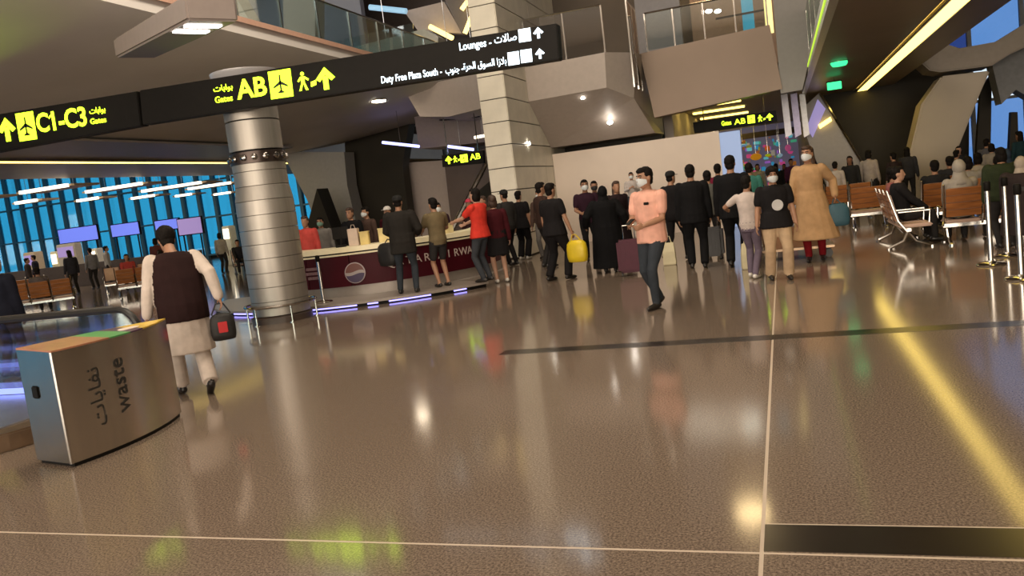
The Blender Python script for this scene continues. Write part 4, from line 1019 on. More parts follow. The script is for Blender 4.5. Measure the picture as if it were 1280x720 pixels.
def hair_mesh(kind, info):
    hc, HM = info['head'], info['HM']; b = MB()
    def W(p): return hc + HM @ Vector(p)
    rnd = random.Random(hash(kind) % 97)
    def blob(c, r, n=20, k=14, rough=.004):
        rings = []
        for i in range(k + 1):
            t_ = math.pi * i / k; q = max(math.sin(t_), .02); z = -math.cos(t_)
            rings.append([W((c[0] + math.cos(2 * math.pi * j / n) * q * r[0] + rnd.uniform(-rough, rough), c[1] + math.sin(2 * math.pi * j / n) * q * r[1] + rnd.uniform(-rough, rough), c[2] + z * r[2] + rnd.uniform(-rough, rough))) for j in range(n)])
        b.loft(rings)
    if kind in ('short', 'bushy', 'long', 'bob'):
        k = 1.0 if kind != 'bushy' else 1.12
        blob((0, .022, .040), (.086 * k, .098 * k, .092 * k))
        blob((0, -.035, .088), (.066 * k, .062 * k, .040 * k))       # fringe
        blob((0, .045, -.03), (.072, .055, .075))
        if kind == 'long':
            b.loft([[W(p) for p in eli((0, .06, z), rx, ry, 14)] for z, rx, ry in ((.05, .075, .05), (-.1, .09, .06), (-.22, .085, .05), (-.34, .05, .03))])
        if kind == 'bob': blob((0, .03, -.04), (.095, .075, .11))
    elif kind == 'cap':
        blob((0, .02, .035), (.084, .096, .08)); blob((0, .045, -.03), (.07, .05, .06))
    elif kind == 'scarf':
        blob((0, .018, .01), (.100, .112, .135)); b.loft([[W(p) for p in eli((0, .015, z), rx, ry, 16)] for z, rx, ry in ((-.06, .09, .09), (-.14, .11, .105), (-.22, .17, .13), (-.28, .19, .135))])
    return b
def mask_mesh(info):
    hc, HM = info['head'], info['HM']; b = MB(); n, k = 10, 5; vs = []
    for layer in (1.0, 1.06):
        for i in range(k + 1):
            z0_ = i / k
            for j in range(n + 1):
                z = -.046 + (.5 - z0_) * .108 * (.42 + .58 * max(0, math.cos((j / n - .5) * math.pi)))
                a = R(-90 + (-72 + 144 * j / n)); q = math.cos((j / n - .5) * math.pi)
                rx = (.079 if z > -.06 else .079 - (-.06 - z) * .33) * layer; ry = (.107 if z > -.06 else .107 - (-.06 - z) * .35) * layer
                vs.append(hc + HM @ Vector((math.cos(a) * rx, math.sin(a) * ry - .012 * max(q, 0) * (1 if 0 < i < k else .5), z)))
    w = n + 1; o2 = (k + 1) * w; fs = []
    for i in range(k):
        for j in range(n):
            f = (i * w + j, i * w + j + 1, (i + 1) * w + j + 1, (i + 1) * w + j); fs.append(f); fs.append(tuple(o2 + x for x in f[::-1]))
    b.add(vs, fs)
    return b

PEOPLE = []
def person(label, pos, face, h, spec, cols, hair='short', hairm=None, mask=None, skin='tan', key=None, voxel=.013, group=None, eyes=False, cap=None, lift=0.0):
    """face: heading in degrees in the plan (0 = +x, 90 = down the concourse, -90 = towards the camera)"""
    rz = R(face + 90); sc = h / 1.75
    t = thing('person', label, 'person', (pos[0], pos[1], lift if lift else (pos[2] if len(pos) > 2 else 0)), group, True, rz)
    t.scale = (sc, sc, sc)
    if key and key in BODY_CACHE: me, info = BODY_CACHE[key]
    else:
        me, info = body_mesh(key, spec, voxel)
        if key: BODY_CACHE[key] = (me, info)
    o = link('body', me, t)
    ms = [SKIN[skin], cols['top'], cols['bottom'], cols.get('shoe', SHOE), cols.get('extra', cols['top'])]
    for i, q in enumerate(ms):
        o.material_slots[i].link = 'OBJECT'; o.material_slots[i].material = q
    hm = hairm or HAIR
    if hair: hair_mesh(hair, info).build('headscarf' if hair == 'scarf' else 'hair', hm, t, smooth='all')
    hc, HM = info['head'], info['HM']
    if cap:
        b = MB(); W = lambda p: hc + HM @ Vector(p)
        b.loft([[W(p) for p in eli((0, .012, z), rx, ry, 18)] for z, rx, ry in ((.035, .092, .108), (.075, .09, .105), (.11, .07, .085), (.13, .03, .04))])
        b.loft([[W((x, y, z + .002)) for x, y in ((-.07, -.085), (-.055, -.15), (0, -.175), (.055, -.15), (.07, -.085))] for z in (.036, .046)])
        b.build('cap', cap, t, smooth=True)
    if mask: mask_mesh(info).build('face_mask', mask, t, smooth='all')
    if eyes:
        for s in (-1, 1):
            MB().ell(hc + HM @ Vector((s * .032, -.088, .008)), (.013, .008, .007), 10, 6).build('eye', EYEM, t)
            MB().tube([hc + HM @ Vector((s * .014, -.098, .032)), hc + HM @ Vector((s * .034, -.094, .038)), hc + HM @ Vector((s * .052, -.078, .030))], .006, 6).build('eyebrow', hm, t)
    def world(p):
        p = Vector(p) * sc; return Vector((pos[0], pos[1], t.location.z)) + Matrix.Rotation(rz, 3, 'Z') @ p
    PEOPLE.append(t)
    return t, info, world
C = cloth
BLK = C('black', (.012, .011, .012)); JEAN = C('dark_jean', (.035, .042, .052)); CHAR = C('charcoal', (.03, .028, .028)); OFFW = C('off_white', (.62, .54, .48))
STAND = {}
WALK = {'feet': {'R': (-.09, -.24, 0.0, 0.0), 'L': (.09, .26, .06, .5)}}
def sp(**k): return k
def gp(px, py, z=0.0): return onz(px, py, z)

# 1 vest wearer striding away beside the bin
p = gp(247, 492)
w1 = person('person in dark maroon vest over ivory tunic striding past the steel bin', p, 142, 1.76,
   sp(lean=.24, head_fwd=.09, head_pitch=20, sleeve='long', sleeve_region=4, bulk=.03, stout=1.12, hem=.44, flare=.035, hem_region=4, leg_bulk=.028,
      feet={'R': (-.10, .20, .05, .55), 'L': (.10, -.22, 0, 0)}, hands={'L': (.34, -.06, .86), 'R': (-.33, .14, .98)}, poleR=(-.3, .9, -.3),
      extra=[lambda b, T: b.loft([eli(T(0, .0, z), rx, ry) for z, rx, ry in ((.78, .25, .21), (.95, .25, .21), (1.2, .25, .20), (1.36, .235, .17), (1.43, .17, .13))], 1)]),
   dict(top=C('maroon_vest', (.022, .010, .010)), bottom=C('ivory', (.60, .52, .46)), extra=C('ivory', (0, 0, 0))), hair='bushy', voxel=.0115, skin='tan')
# 2 dark jacket at the left edge
p = gp(4, 395, .86); person('person in navy jacket standing behind the moving walkway', (p.x, p.y, 0), 100, 1.70, sp(sleeve='long', bulk=.03, stout=1.1, hem=.80), dict(top=C('navy', (.008, .009, .016)), bottom=C('brown_trouser', (.10, .05, .03))))
# 3 pink shirt
p = gp(824, 384)
pink = person('masked person in salmon pink shirt and dark jeans holding a phone', p, -118, 1.77,
   sp(sleeve='short', bulk=.022, stout=1.05, hem=.83, flare=.012, feet={'R': (-.07, .10, .03, .35), 'L': (.05, -.14, 0, 0)}, hands={'R': (-.10, -.30, 1.10), 'L': (.10, -.26, 1.06)}, head_yaw=-18, head_pitch=6, curlR=.8, curlL=.7),
   dict(top=C('salmon', (.74, .40, .31)), bottom=C('dark_jean', (0, 0, 0))), hair='short', mask=MASK, eyes=True, voxel=.0105, skin='tan')
q = MB().span(.05, .12, -.168, -.150, 1.30, 1.335).build('pocket_glasses', BLACK, pink[0], bevel=.004)  # small dark block for glasses at the chest pocket
# phone in hand
ph = pink[2](pink[1]['hand']['R'] + Vector((.03, -.02, .03))); o = MB().box((0, 0, 0), (.075, .14, .009)).build('phone', BLACK, bevel=.003); o.location = ph; o.rotation_euler = (R(25), 0, R(-28)); tag(o, 'small dark phone in the hand of the pink shirt walker', 'phone')
# 4 two dark suits seen from behind
p = gp(874, 335)
person('broad person in black suit seen from behind beside the cap wearer', p, 92, 1.79, sp(sleeve='long', bulk=.03, stout=1.1, hem=.78, flare=.015, leg_bulk=.022, feet={'R': (-.11, .05, 0, 0), 'L': (.11, -.06, 0, 0)}), dict(top=C('suit_black', (.008, .008, .009)), bottom=C('suit_black', (0, 0, 0))))
p = gp(924, 333)
person('tall person in black suit seen from behind beside a short white shirted one', p, 85, 1.85, sp(sleeve='long', bulk=.03, stout=1.08, hem=.78, flare=.015, leg_bulk=.022, feet={'R': (-.10, -.08, 0, 0), 'L': (.10, .08, .02, .2)}), dict(top=C('suit_black', (0, 0, 0)), bottom=C('suit_black', (0, 0, 0))))
# 5 cap wearer behind pink shirt
p = gp(848, 326); person('person in black jacket and dark cap behind the pink shirt walker', p, 60, 1.74, sp(sleeve='long', bulk=.025, feet=WALK['feet']), dict(top=C('black', (0, 0, 0)), bottom=C('black', (0, 0, 0))), hair='cap', cap=C('cap_dark', (.02, .02, .02)), eyes=False)
# 6 crimson and teal further
p = gp(905, 300); person('person in crimson top ahead between the two suits', p, 90, 1.80, sp(sleeve='long', bulk=.02), dict(top=C('crimson', (.18, .015, .04)), bottom=BLK), key='walkA')
p = gp(893, 318); person('person in grey top between the two suits', p, 95, 1.66, sp(sleeve='long', bulk=.02), dict(top=C('grey_top', (.12, .12, .11)), bottom=CHAR), key='walkA')
p = gp(944, 303); person('person in teal shirt ahead of the tall suit', p, 88, 1.72, sp(sleeve='long', bulk=.02), dict(top=C('teal', (.05, .20, .17)), bottom=BLK), key='walkA')
# 7 boys
p = gp(943, 347)
person('short person in white shirt and grey violet trousers reaching one arm out', p, 70, 1.50, sp(sleeve='short', bulk=.012, hands={'R': (-.12, -.10, .90), 'L': (.50, -.25, 1.20)}, feet={'R': (-.08, .10, 0, 0), 'L': (.08, -.10, 0, 0)}), dict(top=C('white_shirt', (.58, .50, .46)), bottom=C('violet_grey', (.14, .11, .15)), shoe=SHOEW), hair='short', skin='tan')
p = gp(976, 349)
boy = person('short masked person in black T shirt with round white print and beige trousers', p, -80, 1.58, sp(sleeve='short', bulk=.03, stout=1.06, leg_bulk=.03, hem=.82, hands={'R': (-.30, -.04, .84), 'L': (.30, -.04, .84)}, feet={'R': (-.13, .06, 0, 0), 'L': (.12, -.10, 0, 0)}, head_pitch=10), dict(top=C('black', (0, 0, 0)), bottom=C('beige_trouser', (.46, .33, .21)), shoe=SHOE), hair='bushy', mask=MASK, eyes=True)
q = MB().lathe((0, 0, 0), [(.085, 0), (.085, .006), (.06, .008), (.055, .004)], 24).build('shirt_print', mat('print_white', (.5, .5, .5), .7), boy[0]); q.data.transform(Matrix.Translation((.02, -.155, 1.17)) @ Matrix.Rotation(R(90), 4, 'X') @ Matrix.Diagonal((1, 1, 1, 1)))
# 8 mustard long coat
p = gp(1020, 326)
lady = person('masked person in long mustard tunic and red trousers with a blue bag', p, -95, 1.84, sp(female=True, sleeve='long', bulk=.03, hem=.34, flare=.15, depth=1.25, hem_shift=(.04, 0), hands={'L': (.34, .02, .98), 'R': (-.30, -.05, .88)}, feet={'R': (-.09, -.06, 0, 0), 'L': (.10, .06, 0, 0)}, head_yaw=-20), dict(top=C('mustard', (.45, .28, .145)), bottom=C('red_trouser', (.20, .01, .015))), hair='long', mask=MASK, hairm=HAIRB, eyes=True)
# 9 black abaya group
p = gp(764, 340)
person('person in wide black cloak beside the maroon suitcase', p, 100, 1.60, sp(female=True, sleeve='long', bulk=.06, stout=1.25, hem=.10, flare=.06, hands={'L': (.42, -.1, 1.0), 'R': (-.42, -.05, .95)}), dict(top=C('cloak', (.006, .006, .007)), bottom=BLK), hair='scarf', hairm=C('cloak', (0, 0, 0)))
p = gp(741, 326)
person('person in dark T shirt with white print standing behind the black cloak', p, -70, 1.80, sp(sleeve='short', bulk=.022, stout=1.05, hands={'L': (.22, -.24, 1.08), 'R': (-.15, -.26, 1.05)}), dict(top=C('wine_dark', (.03, .012, .022)), bottom=BLK), mask=MASK, eyes=True)
p = gp(752, 318); person('person in charcoal and dark mask behind the dark T shirt wearer', p, -75, 1.76, sp(sleeve='long', bulk=.02), dict(top=CHAR, bottom=BLK), key='standA', mask=MASKD)
p = gp(780, 328)
woman = person('long haired person in dark dress holding a small masked one', p, -60, 1.68, sp(female=True, sleeve='long', bulk=.03, hem=.25, flare=.08, hands={'L': (.16, -.22, .98), 'R': (-.05, -.30, 1.05)}), dict(top=C('dark_dress', (.02, .012, .014)), bottom=BLK), hair='long', hairm=HAIRB)
p2 = woman[2]((.24, -.20, .60)); pc = gp(797, 328)
person('small masked person in striped grey top carried by the long haired one', (p.x + .36, p.y - .14, .78), -80, 1.02, sp(sleeve='long', bulk=.02, leg_bulk=.02, feet={'R': (-.10, -.10, .12, 0), 'L': (.10, -.10, .12, 0)}, hands={'L': (.08, -.22, 1.22), 'R': (-.12, -.2, 1.2)}), dict(top=C('stripe_grey', (.42, .38, .36)), bottom=C('dark_jean', (0, 0, 0))), mask=MASK, eyes=True, lift=.80)
# 10 group left of the centre
p = gp(657, 324); person('person in loose black clothes before the tiled pier', p, 80, 1.76, sp(sleeve='short', bulk=.03, leg_bulk=.03, hem=.80), dict(top=BLK, bottom=BLK, shoe=SHOEW), voxel=.012)
p = gp(641, 332); person('person in dark cap at the edge of the tiled pier', p, 150, 1.82, sp(sleeve='long', bulk=.02), dict(top=CHAR, bottom=BLK), key='standA', hair='cap', cap=C('cap_dark', (0, 0, 0)))
p = gp(683, 323); person('masked person in grey trousers behind the black clothed pair', p, -90, 1.72, sp(sleeve='long', bulk=.02), dict(top=C('brown_top', (.08, .05, .04)), bottom=C('grey_trouser', (.16, .15, .14))), key='standA', mask=MASK)
p = gp(700, 350)
yb = person('person in black shirt carrying a yellow bag', p, 62, 1.78, sp(sleeve='short', bulk=.025, stout=1.1, leg_bulk=.025, hem=.82, hands={'R': (-.36, -.08, .82)}, feet={'R': (-.16, -.10, 0, 0), 'L': (.14, .08, 0, 0)}), dict(top=C('black', (0, 0, 0)), bottom=BLK), voxel=.0115)
p = gp(686, 334); person('tall person in dark brown shirt in front of the grey trousered one', p, 45, 1.86, sp(sleeve='short', bulk=.02), dict(top=C('brown_shirt', (.045, .025, .02)), bottom=CHAR), key='standB')
# yellow bag
bp = gp(723, 335); bp = Vector((yb[2](yb[1]['hand']['R']).x, yb[2](yb[1]['hand']['R']).y, 0)); hz_ = yb[2](yb[1]['hand']['R']).z
t = thing('carrier_bag', 'bright yellow carrier bag hanging from the hand of the black shirt person', 'bag', (bp.x, bp.y, hz_ - .5))
YEL = mat('yellow_plastic', (.70, .52, .02), .4, noise=.1, nscale=6, bump=.3, bscale=9)
yb_bag = (t, Vector((bp.x + .07, bp.y - .04, hz_)))

# 11 counter customers (standing on the platform, z .105)
def plat(px, py): q = onz(px, py, .105); return Vector((q.x, q.y, .105))
p = plat(512, 366); person('person in dark hooded jacket leaning at the burgundy counter, seen from behind', p, 105, 1.80, sp(sleeve='long', bulk=.04, stout=1.12, hem=.72, flare=.01, lean=.05, hands={'L': (.20, -.30, 1.06), 'R': (-.25, -.24, 1.05)}, feet={'R': (-.15, .03, 0, 0), 'L': (.15, 0, 0, 0)}), dict(top=C('dark_jacket', (.022, .020, .018)), bottom=C('dark_jean', (0, 0, 0))), hair='cap', cap=C('cap_dark', (0, 0, 0)))
p = plat(555, 358); person('person in olive shirt and dark shorts at the counter', p, 140, 1.68, sp(sleeve='short', bulk=.02, shorts=1, hands={'L': (.18, -.34, 1.10), 'R': (-.2, -.32, 1.08)}), dict(top=C('olive', (.16, .125, .07)), bottom=CHAR), skin='tan')
p = plat(608, 352); person('person in bright red shirt and dark jeans at the counter, arm stretched out', p, 165, 1.76, sp(sleeve='short', bulk=.022, hem=.84, hands={'L': (.16, -.46, 1.18), 'R': (-.18, -.42, 1.12)}), dict(top=C('red', (.62, .045, .03)), bottom=C('slate_jean', (.045, .05, .06)), shoe=SHOE), hair='bob', skin='fair')
p = gp(628, 353); person('person in maroon hooded top and black skirt with bare legs', p, 120, 1.70, sp(sleeve='long', bulk=.03, hem=.56, flare=.03, hem_region=2, shorts=1, female=True), dict(top=C('maroon_hood', (.055, .008, .012)), bottom=BLK, shoe=SHOEW), hair='bob', hairm=HAIRB, skin='fair')
p = gp(596, 330); person('person in pink hat behind the red shirt customer', p, -100, 1.72, sp(sleeve='long', bulk=.02), dict(top=C('dark_top2', (.05, .02, .02)), bottom=CHAR), key='standA', hair='cap', cap=C('pink_cap', (.55, .06, .10)))
p = gp(614, 332); person('brown haired person behind the maroon hooded one', p, -120, 1.74, sp(sleeve='long', bulk=.02), dict(top=C('umber_top', (.09, .05, .03)), bottom=CHAR), key='standA', hair='long', hairm=HAIRB)
# clerks inside the island (on the deck)
def clerk(px, py_head, h, d, label, face, cols, **k):
    a = math.atan2(-1, (px - 470) / 130.0 if px != 470 else .001)
    q = at(px, py_head, 10); dr = (q - EYE).normalized()
    s = (h + .105 - CAM_H) / dr.z if abs(dr.z) > 1e-3 else 16
    pos = EYE + ray(px, 330) * 0
    # stand on the ray of the head, at plan distance d from the counter centre towards the camera
    r2 = ray(px, py_head); best = None
    for i in range(400):
        pt = EYE + r2 * (.009 + i * .00004); 
        if best is None or abs(pt.y - d) < abs(best.y - d): best = pt
    return person(label, (best.x, best.y, .105), face, h, sp(sleeve=k.pop('sleeve', 'long'), bulk=.022), cols, key=k.pop('key', 'standA'), **k)
clerk(380, 268, 1.66, 15.2, 'person in red shirt inside the island counter beside the totem', -80, dict(top=C('coral', (.50, .07, .06)), bottom=BLK), hair='short', hairm=HAIRB)
clerk(400, 276, 1.60, 16.1, 'person in grey shirt and green mask inside the island counter', -70, dict(top=C('grey_shirt', (.18, .17, .16)), bottom=BLK), hair='short', mask=mat('green_mask', (.16, .30, .24), .7), eyes=True)
clerk(436, 256, 1.72, 15.6, 'person in dark suit inside the counter behind the tan paper bag', -90, dict(top=C('suit_black', (0, 0, 0)), bottom=BLK), hair='short', hairm=HAIRB, eyes=True)
clerk(457, 262, 1.70, 16.2, 'person in dark brown jacket inside the counter beside the dark suited one', -110, dict(top=C('brown_top', (0, 0, 0)), bottom=BLK), mask=MASK)
clerk(484, 262, 1.66, 16.6, 'person in maroon waistcoat and white cap at the back of the island counter', -95, dict(top=C('maroon_hood', (0, 0, 0)), bottom=BLK), hair='cap', cap=C('white_cap', (.6, .58, .55)), eyes=True)
clerk(548, 270, 1.60, 16.2, 'person with white collar inside the counter facing the olive shirt', -60, dict(top=C('wine_dark', (0, 0, 0)), bottom=BLK), mask=MASK, eyes=True)
# black bag hanging at the counter
p = plat(487, 366); t = thing('backpack', 'black round backpack resting against the counter beside the dark jacket', 'bag', (p.x, p.y, .6))
bb = onz(487, 316, .86); c_ = Vector((bb.x, bb.y, .85))
COLB = mat('bag_black', (.012, .011, .011), .6, noise=.15, bump=.3, bscale=12)
def soft_bag(t, c, w, d, h, mt, rz=0.0, name='bag_body'):
    n = 18; rr = []
    for z, k in ((0, .70), (.03, .9), (.25, 1.0), (.6, 1.0), (.85, .9), (.96, .68), (1.0, .35)):
        ring = []
        for j in range(n):
            a = 2 * math.pi * j / n; cx, cy = math.cos(a), math.sin(a); q = (abs(cx) ** 3 + abs(cy) ** 3) ** (-1 / 3)
            v = Matrix.Rotation(rz, 3, 'Z') @ Vector((cx * q * w / 2 * k, cy * q * d / 2 * k, 0)); ring.append(Vector(c) + v + Vector((0, 0, z * h)))
        rr.append(ring)
    return MB().loft(rr).build(name, mt, t, smooth='all')
_t, _h = yb_bag
soft_bag(_t, (_h.x, _h.y, _h.z - .50), .40, .20, .40, YEL, R(-15))
for s_ in (-.03, .03): MB().tube([(_h.x - .10, _h.y + s_, _h.z - .13), (_h.x - .06, _h.y + s_ * .4, _h.z), (_h.x + .0, _h.y + s_ * .4, _h.z), (_h.x + .10, _h.y + s_, _h.z - .13)], .008, 6).build('handle', YEL, _t)
# the backpack stands on the platform against the counter front
q = CC + Vector((math.cos(R(-62)) * 2.86, math.sin(R(-62)) * 2.86, .105))
bpos = on_counter(487, 330, 2.93); t.location = (bpos.x, bpos.y, .62)
soft_bag(t, (bpos.x, bpos.y, .62), .46, .24, .44, COLB, R(-20))
MB().tube([(bpos.x - .05, bpos.y, 1.04), (bpos.x - .03, bpos.y + .10, 1.12), (bpos.x + .05, bpos.y + .28, 1.075)], .012, 6).build('strap', COLB, t)
# bag with red patch carried by the vest wearer
hp = w1[2](w1[1]['hand']['R'])
t = thing('handbag', 'black bag with a red patch hanging from the hand of the vest wearer', 'bag', (hp.x, hp.y, hp.z - .42))
soft_bag(t, (hp.x, hp.y, hp.z - .38), .25, .12, .28, COLB, R(40))
MB().tube([(hp.x - .08, hp.y - .05, hp.z - .11), (hp.x - .03, hp.y - .02, hp.z), (hp.x + .03, hp.y + .02, hp.z), (hp.x + .08, hp.y + .05, hp.z - .11)], .008, 6).build('handle', COLB, t)
v_ = Vector((EYE.x - hp.x, EYE.y - hp.y, 0)).normalized()
o = MB().box((0, 0, 0), (.09, .012, .11)).build('red_patch', mat('red_patch', (.55, .01, .015), .5, noise=.1), t, bevel=.004)
o.data.transform(Matrix.Translation((hp.x + v_.x * .07, hp.y + v_.y * .07, hp.z - .24)) @ Matrix.Rotation(R(40), 4, 'Z'))
# maroon suitcase
def suitcase(p, w, h, d, mt, label, rz, handle=.35):
    t = thing('suitcase', label, 'suitcase', (p.x, p.y, 0), None, True, rz)
    MB().span(-w / 2, w / 2, -d / 2, d / 2, .06, .06 + h).build('shell', mt, t, bevel=.045)
    for k in range(5): MB().span(-w / 2 + .05 + k * (w - .1) / 4.6, -w / 2 + .07 + k * (w - .1) / 4.6, -d / 2 - .006, -d / 2 + .01, .12, h).build('rib', mt, t)
    for x in (-w / 2 + .06, w / 2 - .06):
        for y in (-d / 2 + .05, d / 2 - .05): MB().tube([(x - .012, y, .03), (x + .012, y, .03)], .03, 10).tube([(x, y, .05), (x, y, .09)], .012, 6).build('wheel', RUBBER, t)
    MB().tube([(-.1, d / 2 - .04, h + .05), (-.1, d / 2 - .04, h + handle), (.1, d / 2 - .04, h + handle), (.1, d / 2 - .04, h + .05)], .011, 6).build('pull_handle', CHROME, t)
    return t
MARO = mat('maroon_shell', (.065, .006, .022), .6, noise=.1)
suitcase(gp(791, 344), .46, .58, .26, MARO, 'maroon suitcase standing by the black cloak', R(8), .3)
suitcase(gp(893, 324), .40, .55, .24, mat('grey_shell', (.05, .05, .055), .4, noise=.1), 'dark grey suitcase pulled between the two suits', R(-5), .4)
# pale tote bags on the floor
def tote(p, w, h, d, mt, label, rz=0.0, strap=.22):
    t = thing('tote_bag', label, 'bag', (p.x, p.y, 0), None, True, rz)
    MB().loft([[Vector((sx * w / 2 * k, sy * d / 2 * k2, z)) for sx, sy in ((-1, -1), (1, -1), (1, 1), (-1, 1))] for z, k, k2 in ((0, .95, .9), (.02, 1, 1), (h * .6, .95, .9), (h, .8, .35))]).build('bag_body', mt, t, bevel=.008)
    for s in (-1, 1): MB().tube([(-w * .25, s * d * .12, h - .02), (-w * .12, s * d * .08, h + strap), (w * .12, s * d * .08, h + strap), (w * .25, s * d * .12, h - .02)], .008, 6).build('handle', mt, t)
CREAMB = mat('cream_paper', (.66, .60, .40), .6, noise=.06)
tote(gp(938, 336), .26, .42, .16, CREAMB, 'tall cream paper bag beside the short person in white shirt', R(10), .3)
tote(gp(838, 331), .24, .42, .14, CREAMB, 'cream paper bag on the floor behind the pink shirt walker', R(0), .12)
# luggage cart / box pile behind the white print T shirt
p = gp(1000, 322); t = thing('luggage_cart', 'low luggage cart loaded with brown cartons behind the white print T shirt', 'cart', (p.x, p.y, 0), None, True, 0)
MB().span(-.6, .55, -.3, .3, .16, .20).build('deck', mat('bronze_skirt', (0, 0, 0)), t, bevel=.01)
MB().tube([(-.58, -.28, .2), (-.62, -.28, .98), (-.62, .28, .98), (-.58, .28, .2)], .018, 8).build('push_bar', CHROME, t)
for x in (-.5, .45):
    for y in (-.25, .25): MB().tube([(x, y - .02, .07), (x, y + .02, .07)], .07, 12).tube([(x, y, .1), (x, y, .17)], .015, 6).build('wheel', RUBBER, t)
t = thing('carton', 'brown carton lying on the luggage cart', 'box', (p.x, p.y, .2), None, True, R(4))
MB().span(-.45, .40, -.24, .24, 0, .34).build('box_body', mat('brown_card', (.30, .15, .07), .6, noise=.1), t, bevel=.01); MB().span(-.46, .41, -.04, .04, .335, .345).build('packing_tape', mat('tape', (.45, .3, .15), .3), t)
t = thing('carton', 'silver striped case standing on the brown carton', 'box', (p.x - .12, p.y, .548), None, True, R(-3))
MB().span(-.16, .16, -.16, .16, 0, .34).build('box_body', mat('silver_case', (.42, .42, .46), .4, .3, noise=.05), t, bevel=.02); MB().span(-.05, .05, -.165, -.155, .02, .32).build('stripe', CHAR, t)
# blue bag of the mustard tunic wearer
hp = lady[2](lady[1]['hand']['L']); t = thing('handbag', 'dull blue shoulder bag held by the mustard tunic wearer', 'bag', (hp.x, hp.y, hp.z - .4))
soft_bag(t, (hp.x + .04, hp.y, hp.z - .42), .34, .16, .36, mat('dull_blue', (.035, .10, .14), .6, noise=.1, bump=.3, bscale=10), R(10))
MB().tube([(hp.x - .04, hp.y, hp.z - .08), (hp.x - .01, hp.y, hp.z + .01), (hp.x + .03, hp.y, hp.z + .01), (hp.x + .1, hp.y, hp.z - .08)], .01, 6).build('handle', mat('dull_blue', (0, 0, 0)), t)
# white print on the dark T shirt, id card on the maroon top are small: chest patches
# ---------------------------------------------------------------- far walkers in the concourse
cols_ = [('grey blue', (.10, .12, .16)), ('white', (.5, .48, .46)), ('black', (.012, .012, .013)), ('plum', (.10, .03, .09)), ('sand', (.35, .27, .18)), ('navy', (.02, .025, .05))]
for k, (x, y, f) in enumerate(((-1.6, 31, 90), (-.9, 33, -90), (-.2, 30, 85), (.35, 34, -80), (-1.3, 38, 95), (.1, 40, -90))):
    person('%s clad person walking in front of the lit shops' % cols_[k][0], (x, y, 0), f, 1.62 + .04 * (k * 3 % 5), sp(sleeve='long', bulk=.02), dict(top=C('far_%d' % k, cols_[k][1]), bottom=CHAR), key='walkA', hair=('short', 'bob', 'long')[k % 3], group='walkers by the far shops')
# ---------------------------------------------------------------- sitters and standers in the right lounge
def sitter(pos, face, label, col, key='sitA', **k):
    h = k.pop('h', 1.72)
    return person(label, (pos[0], pos[1], 0), face, h, sp(sit=True, sleeve='long', bulk=.03, lean=-.08), dict(top=C('sit_' + label.replace(' ', '_')[:24], col), bottom=k.pop('bottom', CHAR)), key=key, **k)
def on_bench(loc, rz, n, k, w=.56):
    return Vector((loc[0], loc[1], 0)) + Matrix.Rotation(R(rz), 3, 'Z') @ Vector((-n * w / 2 + (k + .5) * w, .03, 0))
def seated(loc, rz, n, k, label, col, turn=0, w=.56, **kw):
    p = on_bench(loc, rz, n, k, w); return sitter((p.x, p.y), rz - 90 + turn, label, col, **kw)
B2, B1, B4, B5 = ((3.22, 14.6), 180, 3), ((1.92, 15.2), 90, 3), ((3.6, 17.4), 180, 4), ((4.4, 20.5), 180, 4)
seated(*B2, 2, 'sitter in pale grey hood in the slatted seat row', (.36, .33, .29), hair='scarf', hairm=C('hood_grey', (.36, .33, .29)))
seated(*B2, 1, 'sitter in mid grey jacket with dark hair in the slatted seat row', (.22, .21, .20))
seated(*B1, 1, 'sitter in black on the end on seat row', (.014, .013, .014), skin='fair')
seated(*B1, 2, 'sitter in rose jacket further along the end on seat row', (.28, .10, .09))
right = [(B4, 3, (.02, .02, .022), 'sitter in black beyond the grey hood'), (B4, 2, (.30, .28, .25), 'sitter in pale coat beyond the grey hood'), (B4, 1, (.05, .03, .03), 'sitter in dark brown beyond the slatted seats'), (B4, 0, (.16, .04, .05), 'sitter in dull red beyond the slatted seats'),
         (B5, 3, (.03, .03, .035), 'sitter in charcoal before the leaning pier'), (B5, 2, (.40, .36, .30), 'sitter in cream before the leaning pier'), (B5, 1, (.04, .06, .09), 'sitter in slate blue before the leaning pier'), (B5, 0, (.02, .02, .02), 'sitter in jet black before the leaning pier')]
for k, (B, i, c, lab) in enumerate(right):
    seated(*B, i, lab, c, hair=('short', 'bob', 'scarf', 'short')[k % 4], hairm=C('scarf_%d' % k, c) if k % 4 == 2 else None)
stand = [((1.35, 23.5), (.45, .40, .36), 'stander in off white behind the single seat'), ((1.8, 24.5), (.02, .02, .02), 'stander in black before the grey slanted wall'), ((2.35, 25.2), (.38, .33, .29), 'stander in beige before the dark wall'), ((2.9, 24.4), (.03, .02, .02), 'stander in dark brown before the dark wall'), ((3.4, 25.6), (.04, .04, .045), 'stander in charcoal under the long light bar'),
         ((4.6, 25.0), (.025, .025, .03), 'stander in black coat before the leaning pier'), ((5.4, 25.6), (.10, .10, .12), 'stander in grey by the bright window'), ((6.3, 26.0), (.02, .05, .06), 'stander in dark teal by the blue window'), ((7.2, 26.4), (.03, .03, .05), 'stander in dark navy by the blue window')]
for k, (pp, c, lab) in enumerate(stand):
    person(lab, (pp[0], pp[1], 0), (80, -100, 60, 120)[k % 4], 1.50 + .05 * (k * 2 % 5), sp(sleeve='long', bulk=.02), dict(top=C('st_%d' % k, c), bottom=CHAR), key='standA', hair=('short', 'long', 'bob')[k % 3], skin=('tan', 'brown', 'fair')[k % 3])
